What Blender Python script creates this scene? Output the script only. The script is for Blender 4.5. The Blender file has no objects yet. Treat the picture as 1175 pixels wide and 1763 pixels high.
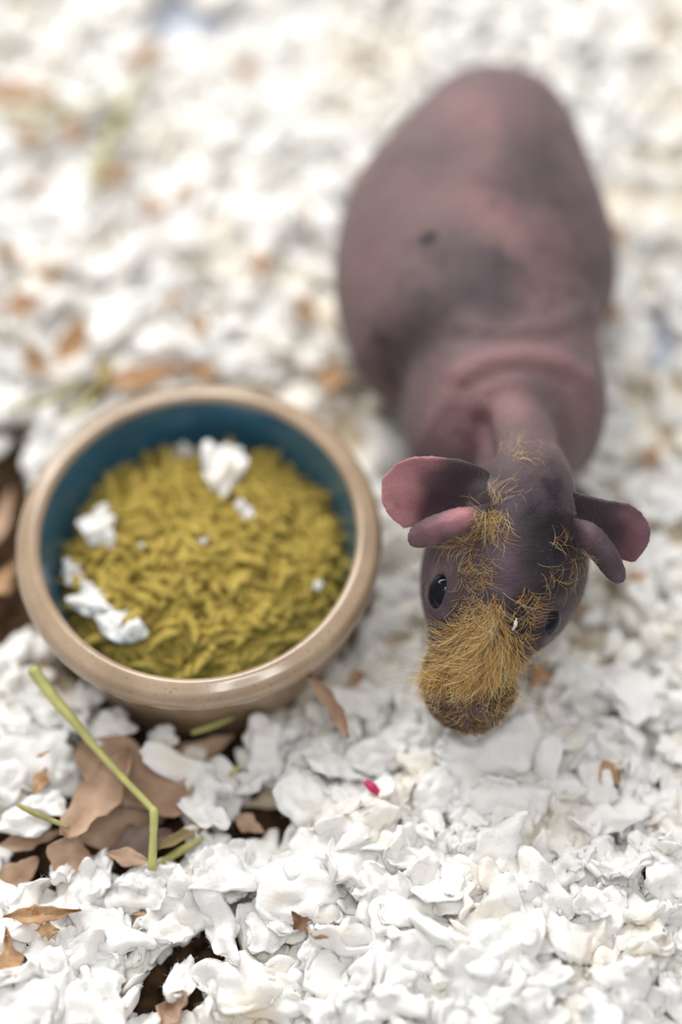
import bpy, bmesh, math, random
import numpy as np
from mathutils import Vector, Matrix, noise
from mathutils.bvhtree import BVHTree

S = bpy.context.scene
COL = S.collection
random.seed(7)
rng = np.random.default_rng(7)

# ------------------------------------------------------------------ camera, light, exposure
CAM_H, PITCH, FPX, W, H = 0.411, math.radians(60), 2449.0, 1175, 1763
CAMP = Vector((0, 0, CAM_H))
FWD = Vector((0, math.cos(PITCH), -math.sin(PITCH)))
RGT = Vector((1, 0, 0))
UPV = Vector((0, math.sin(PITCH), math.cos(PITCH)))
cd = bpy.data.cameras.new('camera'); cam = bpy.data.objects.new('camera', cd); COL.objects.link(cam)
cam.location = CAMP; cam.rotation_euler = (math.pi / 2 - PITCH, 0, 0)
cd.sensor_fit = 'VERTICAL'; cd.sensor_height = 36.0; cd.lens = FPX / H * 36.0
cd.clip_start = 0.01; cd.clip_end = 50
cd.dof.use_dof = True; cd.dof.focus_distance = 0.389; cd.dof.aperture_fstop = 1.75
S.camera = cam

world = bpy.data.worlds.new('world'); S.world = world; world.use_nodes = True
nt = world.node_tree
bg = nt.nodes['Background']
tc = nt.nodes.new('ShaderNodeTexCoord'); sep = nt.nodes.new('ShaderNodeSeparateXYZ')
mr = nt.nodes.new('ShaderNodeMapRange'); mr.inputs['From Min'].default_value = -0.3; mr.inputs['From Max'].default_value = 1.0
rmp = nt.nodes.new('ShaderNodeValToRGB')
rmp.color_ramp.elements[0].color = (0.55, 0.56, 0.60, 1); rmp.color_ramp.elements[1].color = (0.95, 0.96, 1.0, 1)
nt.links.new(tc.outputs['Generated'], sep.inputs[0]); nt.links.new(sep.outputs['Z'], mr.inputs['Value'])
nt.links.new(mr.outputs[0], rmp.inputs[0]); nt.links.new(rmp.outputs[0], bg.inputs['Color'])
bg.inputs['Strength'].default_value = 0.67


def area(name, loc, target, sx, sy, power, col):
    l = bpy.data.lights.new(name, 'AREA'); l.shape = 'RECTANGLE'; l.size = sx; l.size_y = sy; l.energy = power; l.color = col
    o = bpy.data.objects.new(name, l); COL.objects.link(o); o.location = loc
    o.rotation_euler = (Vector(target) - Vector(loc)).to_track_quat('-Z', 'Y').to_euler(); return o


area('window_light', (-0.35, 1.10, 0.80), (0.0, 0.42, 0), 0.9, 0.6, 16.5, (1.0, 0.99, 0.97))
for tx in (0.0, 0.22):
    area('ceiling_tube', (tx, 0.02, 1.5), (0.0, 0.15, 0), 0.05, 0.42, 2.2, (1.0, 0.985, 0.96))
S.view_settings.view_transform = 'Standard'; S.view_settings.look = 'None'
S.view_settings.exposure = 0.0; S.view_settings.gamma = 1.0; S.view_settings.use_curve_mapping = False


# ------------------------------------------------------------------ helpers
def ray(px, py):
    return FWD + RGT * ((px - W / 2) / FPX) + UPV * ((H / 2 - py) / FPX)


def at(px, py, z=0.0):
    d = ray(px, py); return CAMP + d * ((z - CAM_H) / d.z)


def atd(px, py, depth):
    return CAMP + ray(px, py) * depth


def srgb(r, g, b):
    f = lambda c: (c / 255 / 12.92) if c / 255 <= 0.04045 else ((c / 255 + 0.055) / 1.055) ** 2.4
    return (f(r), f(g), f(b))


def link(o, parent=None):
    COL.objects.link(o)
    if parent is not None: o.parent = parent
    return o


def tag(o, label=None, cat=None, group=None, kind=None):
    if label: o['label'] = label
    if cat: o['category'] = cat
    if group: o['group'] = group
    if kind: o['kind'] = kind
    return o


def empty(name, loc):
    o = bpy.data.objects.new(name, None); o.location = loc; o.empty_display_size = 0.01
    return link(o)


def np_mesh(name, v, f, mat, smooth=True, cols=None):
    """v (n,3), f (m,k) uniform polygons"""
    v = np.asarray(v, dtype=np.float32); f = np.asarray(f, dtype=np.int32)
    me = bpy.data.meshes.new(name)
    me.vertices.add(len(v)); me.vertices.foreach_set('co', v.ravel())
    k = f.shape[1]
    me.loops.add(f.size); me.loops.foreach_set('vertex_index', f.ravel())
    me.polygons.add(len(f)); me.polygons.foreach_set('loop_start', np.arange(0, f.size, k, dtype=np.int32))
    me.update(calc_edges=True)
    if smooth: me.polygons.foreach_set('use_smooth', np.ones(len(f), dtype=bool))
    if cols is not None: set_col(me, cols)
    if mat: me.materials.append(mat)
    return me


def set_col(me, cols, name='col'):
    a = me.attributes.new(name, 'FLOAT_COLOR', 'POINT')
    c = np.ones((len(cols), 4), dtype=np.float32); c[:, :3] = cols
    a.data.foreach_set('color', c.ravel())


def to_obj(name, me, parent=None, loc=None, pivot=None):
    """pivot: world point that becomes the object's origin (mesh given in world space)"""
    if pivot is not None:
        me.transform(Matrix.Translation(-Vector(pivot)))
    o = bpy.data.objects.new(name, me); link(o, parent)
    if loc is not None: o.location = loc
    elif pivot is not None:
        o.location = Vector(pivot) - (parent.location if parent else Vector((0, 0, 0)))
    return o


def fbm(p, oct=3):
    return noise.fractal(Vector(p), 1.0, 2.0, oct)


def ground(x, y):
    z = 0.012 + 0.005 * noise.noise(Vector((x * 14, y * 14, 3.1))) + 0.003 * noise.noise(Vector((x * 40, y * 40, 7.7)))
    z += 0.008 * math.exp(-((x - 0.06) ** 2 / 0.004 + (y - 0.085) ** 2 / 0.002))
    return z


# ------------------------------------------------------------------ materials
def new_mat(name):
    m = bpy.data.materials.new(name); m.use_nodes = True
    return m, m.node_tree, m.node_tree.nodes['Principled BSDF']


def add_bump(t, b, scale, dist, strength=1.0, detail=4, coord='Object', tex='noise', stretch=None, rough=0.6):
    tc = t.nodes.new('ShaderNodeTexCoord'); n = t.nodes.new('ShaderNodeTexNoise')
    n.inputs['Scale'].default_value = scale; n.inputs['Detail'].default_value = detail; n.inputs['Roughness'].default_value = rough
    src = tc.outputs[coord]
    if stretch:
        mp = t.nodes.new('ShaderNodeMapping'); mp.inputs['Scale'].default_value = stretch
        t.links.new(src, mp.inputs[0]); src = mp.outputs[0]
    t.links.new(src, n.inputs['Vector'])
    bp = t.nodes.new('ShaderNodeBump'); bp.inputs['Distance'].default_value = dist; bp.inputs['Strength'].default_value = strength
    t.links.new(n.outputs['Fac'], bp.inputs['Height'])
    prev = b.inputs['Normal'].links[0].from_socket if b.inputs['Normal'].is_linked else None
    if prev: t.links.new(prev, bp.inputs['Normal'])
    t.links.new(bp.outputs[0], b.inputs['Normal'])
    return n


def mix_col(t, fac, a, b):
    m = t.nodes.new('ShaderNodeMix'); m.data_type = 'RGBA'
    for sock, v in ((m.inputs[0], fac), (m.inputs[6], a), (m.inputs[7], b)):
        if hasattr(v, 'links'): t.links.new(v, sock)
        elif isinstance(v, (int, float)): sock.default_value = v
        else: sock.default_value = (*v, 1)
    return m.outputs[2]


def ramp(t, src, p0, p1, c0=(0, 0, 0), c1=(1, 1, 1)):
    r = t.nodes.new('ShaderNodeValToRGB'); e = r.color_ramp.elements
    e[0].position = p0; e[1].position = p1; e[0].color = (*c0, 1); e[1].color = (*c1, 1)
    t.links.new(src, r.inputs[0]); return r.outputs[0]


def noise_node(t, scale, detail=3, coord='Object', seed_obj=False):
    tc = t.nodes.new('ShaderNodeTexCoord'); n = t.nodes.new('ShaderNodeTexNoise')
    n.inputs['Scale'].default_value = scale; n.inputs['Detail'].default_value = detail
    t.links.new(tc.outputs[coord], n.inputs['Vector']); return n.outputs['Fac']


def geo_pos_noise(t, scale, detail=3):
    g = t.nodes.new('ShaderNodeNewGeometry'); n = t.nodes.new('ShaderNodeTexNoise')
    n.inputs['Scale'].default_value = scale; n.inputs['Detail'].default_value = detail
    t.links.new(g.outputs['Position'], n.inputs['Vector']); return n.outputs['Fac']


def fluff_mat(name='paper_fluff', p0=0.56, p1=0.80, ca=(245, 242, 237), cb=(238, 226, 205)):
    m, t, b = new_mat(name)
    big = geo_pos_noise(t, 38, 3)
    c = mix_col(t, ramp(t, big, p0, p1), srgb(*ca), srgb(*cb))
    t.links.new(c, b.inputs['Base Color'])
    b.inputs['Roughness'].default_value = 0.9
    b.inputs['Specular IOR Level'].default_value = 0.15
    b.inputs['Subsurface Weight'].default_value = 0.35
    b.inputs['Subsurface Radius'].default_value = (1.0, 0.8, 0.6)
    b.inputs['Subsurface Scale'].default_value = 0.0025
    add_bump(t, b, 330, 0.0007, 0.55, 4, stretch=(0.4, 1.3, 1))
    add_bump(t, b, 900, 0.0004, 0.7, 4, stretch=(1.2, 0.3, 1))
    add_bump(t, b, 2200, 0.00012, 0.5, 2)
    return m


def simple_mat(name, c0, c1, scale, rough=0.8, bump=None, spec=0.3, p=(0.35, 0.65), sss=0):
    m, t, b = new_mat(name)
    n = noise_node(t, scale, 5)
    t.links.new(mix_col(t, ramp(t, n, *p), c0, c1), b.inputs['Base Color'])
    b.inputs['Roughness'].default_value = rough; b.inputs['Specular IOR Level'].default_value = spec
    if sss:
        b.inputs['Subsurface Weight'].default_value = sss; b.inputs['Subsurface Scale'].default_value = 0.002
    if bump: add_bump(t, b, *bump)
    return m


M = {}
M['fluff'] = fluff_mat()
M['mass'] = fluff_mat('paper_fluff_mass', 0.48, 0.76, (245, 242, 236), (239, 227, 206))
M['leaf'] = simple_mat('dry_brown_leaf', srgb(196, 166, 140), srgb(160, 130, 106), 120, 0.7, (500, 0.0005, 0.7, 5), sss=0.0)
M['scrap'] = simple_mat('tan_scrap', srgb(200, 164, 126), srgb(160, 120, 84), 200, 0.75, (700, 0.0004, 0.8, 4))
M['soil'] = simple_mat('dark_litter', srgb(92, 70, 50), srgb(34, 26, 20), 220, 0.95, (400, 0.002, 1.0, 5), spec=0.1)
M['stalk'] = simple_mat('green_stalk', srgb(196, 192, 120), srgb(164, 164, 94), 150, 0.45, (600, 0.0003, 0.6, 3), spec=0.5)
M['straw'] = simple_mat('hay_blade', srgb(176, 172, 110), srgb(140, 134, 80), 150, 0.6, (600, 0.0003, 0.6, 3))
M['pink'] = simple_mat('pink_scrap', srgb(205, 60, 110), srgb(180, 40, 90), 300, 0.6)
M['plastic'] = simple_mat('cage_floor', srgb(206, 212, 224), srgb(194, 202, 216), 20, 0.45, spec=0.4)


# ------------------------------------------------------------------ bowl placement (needed for exclusion)
RIMZ = 0.045
bowl_c = at(343, 921, RIMZ - 0.003)
BX, BY = bowl_c.x, bowl_c.y
bowl_depth = (Vector((BX, BY, RIMZ)) - CAMP).dot(FWD)
BR = 318 * bowl_depth / FPX

# ------------------------------------------------------------------ the cage floor
bm = bmesh.new()
bmesh.ops.create_grid(bm, x_segments=2, y_segments=2, size=0.5)
ret = bmesh.ops.extrude_face_region(bm, geom=bm.faces[:])
bmesh.ops.translate(bm, vec=(0, 0, -0.004), verts=[v for v in ret['geom'] if isinstance(v, bmesh.types.BMVert)])
bmesh.ops.recalc_face_normals(bm, faces=bm.faces[:])
me = bpy.data.meshes.new('floor'); bm.to_mesh(me); bm.free(); me.materials.append(M['plastic'])
fl = bpy.data.objects.new('floor', me); fl.location = (0, 0.3, 0); link(fl)
tag(fl, 'pale blue-grey plastic cage floor under the bedding', kind='structure')

# ------------------------------------------------------------------ shape makers for the bedding
_ico = {}


def ico(sub):
    if sub not in _ico:
        bm = bmesh.new(); bmesh.ops.create_icosphere(bm, subdivisions=sub, radius=1)
        v = np.array([x.co[:] for x in bm.verts]); f = np.array([[q.index for q in x.verts] for x in bm.faces])
        bm.free(); _ico[sub] = (v, f)
    return _ico[sub]


def tuft(seed, sub):
    """a torn, crumpled tuft about 2 units long"""
    v0, f = ico(sub)
    r = random.Random(seed)
    off = Vector((r.uniform(-90, 90), r.uniform(-90, 90), r.uniform(-90, 90)))
    sx, sy, sz = 1.0, r.uniform(0.45, 0.85), r.uniform(0.17, 0.36)
    bend = r.uniform(-0.35, 0.35); fold = r.uniform(1.4, 2.4); taper = r.uniform(-0.3, 0.3)
    out = np.empty_like(v0)
    for i, p in enumerate(v0):
        q = Vector(p)
        lob = noise.noise(Vector((q.x * 1.3, q.y * 1.3, q.z * 0.5)) + off)
        rid = 1 - abs(noise.noise(q * fold + off * 1.3)) * 2
        fine = noise.noise(q * 5.5 + off)
        fin2 = noise.noise(q * 11 + off)
        s = 1 + 0.60 * lob + 0.16 * (rid - 0.6) + 0.06 * fine + 0.02 * fin2
        x, y, z = q.x * sx * s, q.y * sy * s * (1 + taper * q.x), q.z * sz * s
        # crumple: sharp folds lift the sheet
        n1 = noise.noise(Vector((x * 1.6, y * 1.6, 0)) + off)
        z += 0.26 * (abs(n1) * 2 - 0.5) + 0.04 * noise.noise(Vector((x * 5, y * 5, 1)) + off) + bend * x * x
        # curled edge
        e = max(0.0, (x * x + (y / sy) ** 2) - 0.7)
        z += e * 0.25 * (1 if lob > 0 else -1)
        out[i] = (x, y, z)
    out -= out.mean(0)
    return out, f


NV = 16
hero_v = [tuft(100 + i, 4) for i in range(NV)]
mid_v = [tuft(200 + i, 3) for i in range(10)]
low_v = [tuft(300 + i, 2) for i in range(8)]
hero_me = []
for v, f in hero_v:
    # fine paper fibres standing off the surface
    rr = np.random.default_rng(len(hero_me)); v = v * 0.01
    fv, ff = [v], [f]; nb = len(v); cen = v.mean(0)
    for k in range(90):
        i0 = rr.integers(len(v)); p = v[i0]; d = (p - cen); d /= np.linalg.norm(d) + 1e-9
        d = d * 0.7 + rr.normal(0, .6, 3); d /= np.linalg.norm(d); s_ = np.cross(d, rr.normal(0, 1, 3)); s_ /= np.linalg.norm(s_); L_ = rr.uniform(.0008, .0024)
        q0, q1, q2 = p - d * .0002, p + d * L_ * .55, p + d * L_ + s_ * L_ * rr.uniform(-.6, .6); w_ = .00004; n_ = np.cross(d, s_)
        tri = lambda q, w: [q + s_ * w, q + (-.5 * s_ + .87 * n_) * w, q + (-.5 * s_ - .87 * n_) * w]
        fv.append(np.array(tri(q0, w_) + tri(q1, w_ * .8) + tri(q2, w_ * .3)))
        t_ = []
        for a_ in (0, 3):
            for e in range(3):
                e2 = (e + 1) % 3; t_ += [(a_ + e, a_ + e2, a_ + 3 + e2), (a_ + e, a_ + 3 + e2, a_ + 3 + e)]
        ff.append(np.array(t_) + nb); nb += 9
    hero_me.append(np_mesh('bedding_tuft', np.concatenate(fv), np.concatenate(ff), M['fluff']))   # 2 cm long at scale 1

# holes in the bedding where the dark litter or leaves show: px, py, rx, ry (ground ellipses)
holes_px = [(10, 1045, 36, 60), (480, 1412, 40, 22), (292, 1492, 30, 34), (215, 1300, 60, 40), (150, 1440, 60, 36), (60, 1420, 40, 20), (-10, 930, 60, 150), (215, 1385, 85, 95), (255, 1500, 45, 45), (45, 1475, 60, 60), (348, 1645, 52, 70),
            (262, 1715, 80, 42), (430, 1415, 40, 25), (410, 1300, 30, 40), (110, 1430, 60, 30), (320, 1275, 60, 20), (300, 1440, 45, 30)]
holes = []
for px, py, rx, ry in holes_px:
    c = at(px, py, 0.012); ex = (at(px + rx, py, 0.012) - c).length; ey = (at(px, py - ry, 0.012) - c).length
    holes.append((c.x, c.y, ex, ey))
thin_px = [(325, 50, 95, 60), (1120, 600, 35, 70)]
thin = []
for px, py, rx, ry in thin_px:
    c = at(px, py, 0.0); thin.append((c.x, c.y, (at(px + rx, py, 0) - c).length, (at(px, py - ry, 0) - c).length))


def in_hole(x, y, grow=1.0, lst=holes):
    return any(((x - a) / (c * grow)) ** 2 + ((y - b) / (d * grow)) ** 2 < 1 for a, b, c, d in lst)


def in_bowl(x, y, m=0.0):
    return (x - BX) ** 2 + (y - BY) ** 2 < (BR + m) ** 2


# dark litter lying on the floor under the fluff: a bumpy sheet on the left
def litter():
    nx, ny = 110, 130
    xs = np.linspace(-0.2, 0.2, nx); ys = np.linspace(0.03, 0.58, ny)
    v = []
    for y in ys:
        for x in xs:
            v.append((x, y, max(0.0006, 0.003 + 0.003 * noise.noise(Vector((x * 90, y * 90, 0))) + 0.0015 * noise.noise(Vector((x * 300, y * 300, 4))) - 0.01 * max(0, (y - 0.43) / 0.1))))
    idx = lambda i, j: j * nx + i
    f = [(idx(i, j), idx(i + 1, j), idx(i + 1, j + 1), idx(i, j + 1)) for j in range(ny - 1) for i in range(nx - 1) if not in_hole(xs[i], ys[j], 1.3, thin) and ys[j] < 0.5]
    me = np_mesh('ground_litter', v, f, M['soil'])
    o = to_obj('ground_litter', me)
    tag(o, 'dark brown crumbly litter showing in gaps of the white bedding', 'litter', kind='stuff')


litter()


def under():
    nx, ny = 170, 230
    xs = np.linspace(-0.2, 0.2, nx); ys = np.linspace(0.03, 0.60, ny); v = []
    for y in ys:
        for x in xs:
            hd = min(math.hypot((x - a) / c, (y - b_) / d) for a, b_, c, d in holes)
            sink = 0.02 * max(0.0, min(1.0, (1.55 - hd) / 0.5))
            v.append((x, y, -sink + max(0.005, ground(x, y) - 0.008 + 0.004 * noise.noise(Vector((x * 110, y * 110, 0))) + 0.002 * noise.noise(Vector((x * 260, y * 260, 4))))))
    f = []
    for j in range(ny - 1):
        for i in range(nx - 1):
            x, y = xs[i], ys[j]
            if in_hole(x, y, 0.9) or in_hole(x, y, 1.0, thin) or in_bowl(x, y, -0.001): continue
            a = j * nx + i; f.append((a, a + 1, a + nx + 1, a + nx))
    m = simple_mat('packed_fluff', srgb(238, 230, 216), srgb(224, 206, 174), 60, 0.9, (300, 0.001, 0.8, 4), 0.1)
    o = to_obj('packed_bedding', np_mesh('packed_bedding', v, f, m))
    tag(o, 'cream-white packed bedding underneath the loose tufts', 'bedding', kind='stuff')


under()


def scatter_xy(n, y0, y1, xpad):
    res = []
    while len(res) < n:
        y = random.uniform(y0, y1)
        # half width of the view at this y, plus margin
        d = (Vector((0, y, 0.01)) - CAMP).dot(FWD); hw = d * (W / 2) / FPX + xpad
        if random.random() > hw / 0.26: continue
        x = random.uniform(-hw, hw); res.append((x, y))
    return res


# the mass of small tufts: one stuff object
V, F, base = [], [], 0


def put(v, f, loc, R, s):
    global base
    V.append((v * s) @ R.T + np.array(loc)); F.append(f + base); base += len(v)


def rotm(yaw, t1, t2):
    e = Matrix.Rotation(yaw, 3, 'Z') @ Matrix.Rotation(t1, 3, 'X') @ Matrix.Rotation(t2, 3, 'Y')
    return np.array(e)


for (x, y) in scatter_xy(6600, 0.0, 0.60, 0.075):
    if in_bowl(x, y, -0.003): continue
    if in_hole(x, y, 1.22): continue
    if in_hole(x, y, lst=thin) and random.random() < 0.9: continue
    near = 0.05 < y < 0.22 and abs(x) < 0.12
    pool = mid_v if near and x > -0.14 else low_v
    v, f = random.choice(pool)
    s = random.uniform(0.005, 0.0095)
    z = ground(x, y) + random.uniform(-0.007, 0.0015)
    z = max(z, 0.004)
    put(v, f, (x, y, z), rotm(random.uniform(0, 6.28), random.gauss(0, 0.4), random.gauss(0, 0.4)), s)
for k in range(3):   # small crumbs fill between
    pass
me = np_mesh('bedding_fluff', np.concatenate(V), np.concatenate(F), M['mass'])
o = to_obj('bedding_fluff', me)
tag(o, 'mass of small white shredded paper fluff covering the cage floor', 'bedding', kind='stuff')

# hand placed tufts: px, py, z, length px, yaw deg in picture, tilt, label
ppm = lambda p: FPX / (p - CAMP).dot(FWD)
used = 0


def place_tuft(px, py, lift, lpx, ang, t1, t2, label, group=None, zabs=None, var=None, cat='bedding tuft', sc=(1, 1, 1)):
    global used
    p = at(px, py, 0.014)
    z = ground(p.x, p.y) + lift if zabs is None else zabs
    p = at(px, py, z)
    i = used % NV if var is None else var
    used += 1
    o = bpy.data.objects.new('bedding_tuft', hero_me[i]); COL.objects.link(o)
    s = lpx / ppm(p) / 0.02
    o.scale = (s * sc[0], s * sc[1], s * sc[2]); o.location = p
    o.rotation_euler = Matrix(rotm(math.radians(ang), t1, t2)).to_euler()
    tag(o, label, cat, group)
    return o


hand = [
    (95, 1225, 70, 20, 'large white tuft overlapping the green stalk near its top'),
    (30, 1240, 60, -30, 'white tuft at left edge level with the green stalk top'),
    (150, 1200, 55, 60, 'small white tuft between the bowl and the stalk top'),
    (190, 1250, 75, 10, 'blocky white tuft right of the green stalk against the bowl wall'),
    (125, 1240, 80, -50, 'white tuft lying across the green stalk'),
    (75, 1300, 110, 30, 'big round white tuft with a tan chip left of the stalk'),
    (20, 1340, 70, 80, 'white tuft at the left edge beside the big round tuft'),
    (40, 1410, 80, 10, 'white tuft at left edge above the torn brown leaf'),
    (90, 1385, 60, -20, 'thin white tuft left of the large brown leaf'),
    (335, 1335, 120, -30, 'big square white tuft right of the large brown leaf'),
    (350, 1390, 90, -50, 'white tuft tucked under the big square tuft'),
    (455, 1290, 95, -75, 'upright oval white tuft in front of the bowl'),
    (435, 1345, 50, 0, 'small rounded white tuft under the upright oval tuft'),
    (530, 1300, 90, 20, 'wide white tuft left of the curled brown leaf by the bowl'),
    (500, 1260, 55, 40, 'small white tuft touching the front of the bowl wall'),
    (600, 1260, 70, 60, 'white tuft right of the curled brown leaf by the bowl'),
    (520, 1375, 110, -60, 'long white tuft sloping down below the upright oval tuft'),
    (585, 1390, 90, 15, 'white tuft left of the pink scrap'),
    (640, 1410, 90, -15, 'white tuft just below the pink scrap'),
    (280, 1268, 50, 0, 'thin white tuft lying at the foot of the bowl wall'),
    (110, 1500, 70, 80, 'narrow white tuft between brown leaves at the left'),
    (160, 1505, 90, 40, 'peaked white tuft below the brown leaves'),
    (250, 1515, 65, 10, 'white tuft at the lower end of the green stalk'),
    (290, 1600, 75, 20, 'smooth round white tuft left of the dark hole'),
    (375, 1500, 110, -10, 'white tuft right of the hay blade'),
    (380, 1590, 120, -70, 'long white tuft hanging beside the dark hole'),
    (430, 1690, 150, 8, 'long oval white tuft right of the dark hole'),
    (240, 1540, 90, 15, 'white tuft with a tan chip near the dark hole'),
    (180, 1610, 120, -15, 'broad smooth white tuft in the lower left bedding'),
    (70, 1630, 110, -50, 'white tuft beside the torn tan scraps at lower left'),
    (160, 1700, 120, 30, 'large white tuft near the bottom left corner'),
    (310, 1690, 90, 70, 'double white tuft left of the long oval tuft'),
    (510, 1530, 150, -10, 'wide soft white tuft above the small brown chip'),
    (455, 1605, 80, 20, 'white tuft just right of the dark hole above the long oval tuft'),
    (480, 1575, 70, -40, 'white tuft left of the small dark leaf chip'),
    (870, 1600, 170, 15, 'long ridge-like white tuft in the lower right bedding'),
]
for (px, py, l, a, lab) in hand:
    place_tuft(px, py, 0.004, l * 1.1, a, random.gauss(0, 0.25), random.gauss(0, 0.25), lab)

hand2 = 0
zones = [('sharp white bedding tuft in the front bedding below the animal', 'sharp tufts in the front bedding', 560, 1175, 1400, 1800, 150),
         ('white bedding tuft scattered among brown scraps in the lower left corner', 'tufts in the lower left corner', 0, 420, 1480, 1800, 45),
         ('soft white bedding tuft beside and below the nose of the animal', 'tufts around the nose', 560, 1175, 1180, 1400, 50),
         ('blurred white bedding tuft lying beyond the food bowl', 'tufts beyond the bowl', 0, 560, 330, 640, 30)]
pts = []; GEN = []
for lab, grp, x0, x1, y0, y1, n in zones:
    k = 0; tries = 0
    while k < n and tries < 5000:
        tries += 1
        px, py = random.uniform(x0, x1), random.uniform(y0, y1)
        p = at(px, py, 0.014)
        if in_bowl(p.x, p.y, 0.006) or in_hole(p.x, p.y, 1.45): continue
        if any((px - a) ** 2 + (py - b) ** 2 < 30 ** 2 for a, b in pts): continue
        pts.append((px, py)); k += 1
        GEN.append((place_tuft(px, py, random.uniform(-0.001, 0.005), random.uniform(55, 150), random.uniform(0, 360), random.gauss(0, 0.5), random.gauss(0, 0.5), lab, grp), px, py))

# each loose tuft is told apart by the landmark it lies nearest to
MARKS = [('the nose of the animal', 805, 1270), ('the pink scrap', 642, 1356), ('the dark leaf chip', 518, 1588), ('the tiny ochre chip', 600, 1493), ('the long ridge-like tuft', 870, 1600),
         ('the lower right corner', 1165, 1755), ('the right-hand ear', 1080, 1000), ('the torn tan leaf strip', 75, 1575), ('the dark hole at lower left', 345, 1650), ('the bottom edge middle', 620, 1755),
         ('the back rim of the bowl', 340, 660), ('the blurred left edge', 10, 460), ('the right edge middle', 1165, 1400)]
ORD = ['nearest', 'second nearest', 'third nearest', 'fourth nearest', 'fifth nearest', 'sixth nearest', 'seventh nearest', 'eighth nearest', 'ninth nearest', 'tenth nearest', 'eleventh nearest', 'twelfth nearest'] + [w_ + ' nearest' for w_ in 'thirteenth fourteenth fifteenth sixteenth seventeenth eighteenth nineteenth twentieth twenty-first twenty-second twenty-third twenty-fourth twenty-fifth twenty-sixth'.split()]
bins = {}
for ob, px, py in GEN:
    mk = min(MARKS, key=lambda q: (q[1] - px) ** 2 + (q[2] - py) ** 2); dx, dy = px - mk[1], py - mk[2]
    d8 = ['to the right of', 'to the lower right of', 'below', 'to the lower left of', 'to the left of', 'to the upper left of', 'above', 'to the upper right of'][int(round(math.atan2(dy, dx) / (math.pi / 4))) % 8]
    bins.setdefault((mk[0], d8), []).append((math.hypot(dx, dy), ob))
for (mk, d8), lst in bins.items():
    lst.sort(key=lambda q: q[0])
    for i_, (dd, ob) in enumerate(lst):
        ob['label'] = f"white tuft {ORD[min(i_, 25)]} {d8} {mk}"


# ------------------------------------------------------------------ leaves, scraps, stalks
def leaf_mesh(name, L, Wd, seed, mat, curl=0.3, crumple=0.15, nx=14, ny=8, pointy=1.0, thick=0.00025, jag=0.12):
    r = random.Random(seed); off = Vector((r.uniform(-50, 50), r.uniform(-50, 50), 0))
    top = []
    for i in range(nx + 1):
        u = i / nx
        w = min(0.12 + u * 2.4, 1.0, 0.08 + (1 - u) * 1.7) * (0.85 + 0.15 * math.sin(7 * u + seed))
        w *= 1 + (jag + 0.1) * noise.noise(Vector((u * 6, 0, 0)) + off) * 2
        for j in range(ny + 1):
            t = j / ny * 2 - 1
            x = (u - 0.5) * L + jag * 0.3 * L * noise.noise(Vector((u, t * 3, 5)) + off)
            y = t * w * Wd / 2
            z = curl * abs(t) * Wd * 0.5 + curl * L * 0.25 * (2 * u - 1) ** 2
            z += crumple * Wd * (noise.noise(Vector((x / Wd * 1.7, y / Wd * 1.7, 1)) + off) + 0.4 * noise.noise(Vector((x / Wd * 5, y / Wd * 5, 1)) + off))
            top.append((x, y, z))
    top = np.array(top); n = len(top)
    v = np.concatenate([top, top - np.array([0, 0, thick])])
    I = lambda i, j: i * (ny + 1) + j
    f = []
    for i in range(nx):
        for j in range(ny):
            a, b, c, d = I(i, j), I(i + 1, j), I(i + 1, j + 1), I(i, j + 1)
            f.append((a, b, c, d)); f.append((n + d, n + c, n + b, n + a))
    for i in range(nx):
        f.append((I(i, 0), n + I(i, 0), n + I(i + 1, 0), I(i + 1, 0))); f.append((I(i, ny), I(i + 1, ny), n + I(i + 1, ny), n + I(i, ny)))
    for j in range(ny):
        f.append((I(0, j), I(0, j + 1), n + I(0, j + 1), n + I(0, j))); f.append((I(nx, j), n + I(nx, j), n + I(nx, j + 1), I(nx, j + 1)))
    return np_mesh(name, v, f, mat)


def place_leaf(name, px, py, z, lpx, wpx, ang, t1, t2, label, cat, mat, seed, curl=0.3, crumple=0.2, group=None, pointy=1.0, jag=0.12):
    p = at(px, py, z); k = ppm(p)
    me = leaf_mesh(name, lpx / k, wpx / k, seed, mat, curl, crumple, pointy=pointy, jag=jag)
    o = to_obj(name, me, loc=p)
    o.rotation_euler = Matrix(rotm(math.radians(ang), t1, t2)).to_euler()
    return tag(o, label, cat, group)


LF, SC = M['leaf'], M['scrap']
place_leaf('dry_leaf', 240, 1345, 0.014, 240, 170, -25, 0.1, 0.05, 'large brown dry leaf under the green stalk in front of the bowl', 'leaf', LF, 1, 0.15, 0.12)
place_leaf('dry_leaf', 175, 1375, 0.017, 190, 125, 60, -0.25, 0.1, 'folded brown leaf with straight edges left of the green stalk', 'leaf', LF, 2, 0.25, 0.15)
place_leaf('dry_leaf', 330, 1300, 0.010, 160, 60, 25, 0.1, 0.0, 'long brown leaf lying along the foot of the bowl', 'leaf', LF, 3, 0.1, 0.15)
place_leaf('dry_leaf', 200, 1425, 0.009, 170, 110, 10, 0.1, 0.05, 'brown leaf underneath the folded leaf left of the stalk', 'leaf', LF, 41, 0.15, 0.12)
place_leaf('dry_leaf', 222, 1477, 0.017, 75, 45, -10, 0.1, 0.1, 'small oval brown leaf left of the lower stalk', 'leaf', LF, 4, 0.15, 0.1)
place_leaf('dry_leaf', 120, 1470, 0.014, 110, 75, 80, 0.2, 0.1, 'crumpled brown leaf above the peaked white tuft', 'leaf', LF, 5, 0.25, 0.2)
place_leaf('dry_leaf', 55, 1445, 0.012, 110, 50, 15, -0.1, 0.1, 'flat brown leaf at the left edge below the white tufts', 'leaf', LF, 6, 0.1, 0.15)
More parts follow.
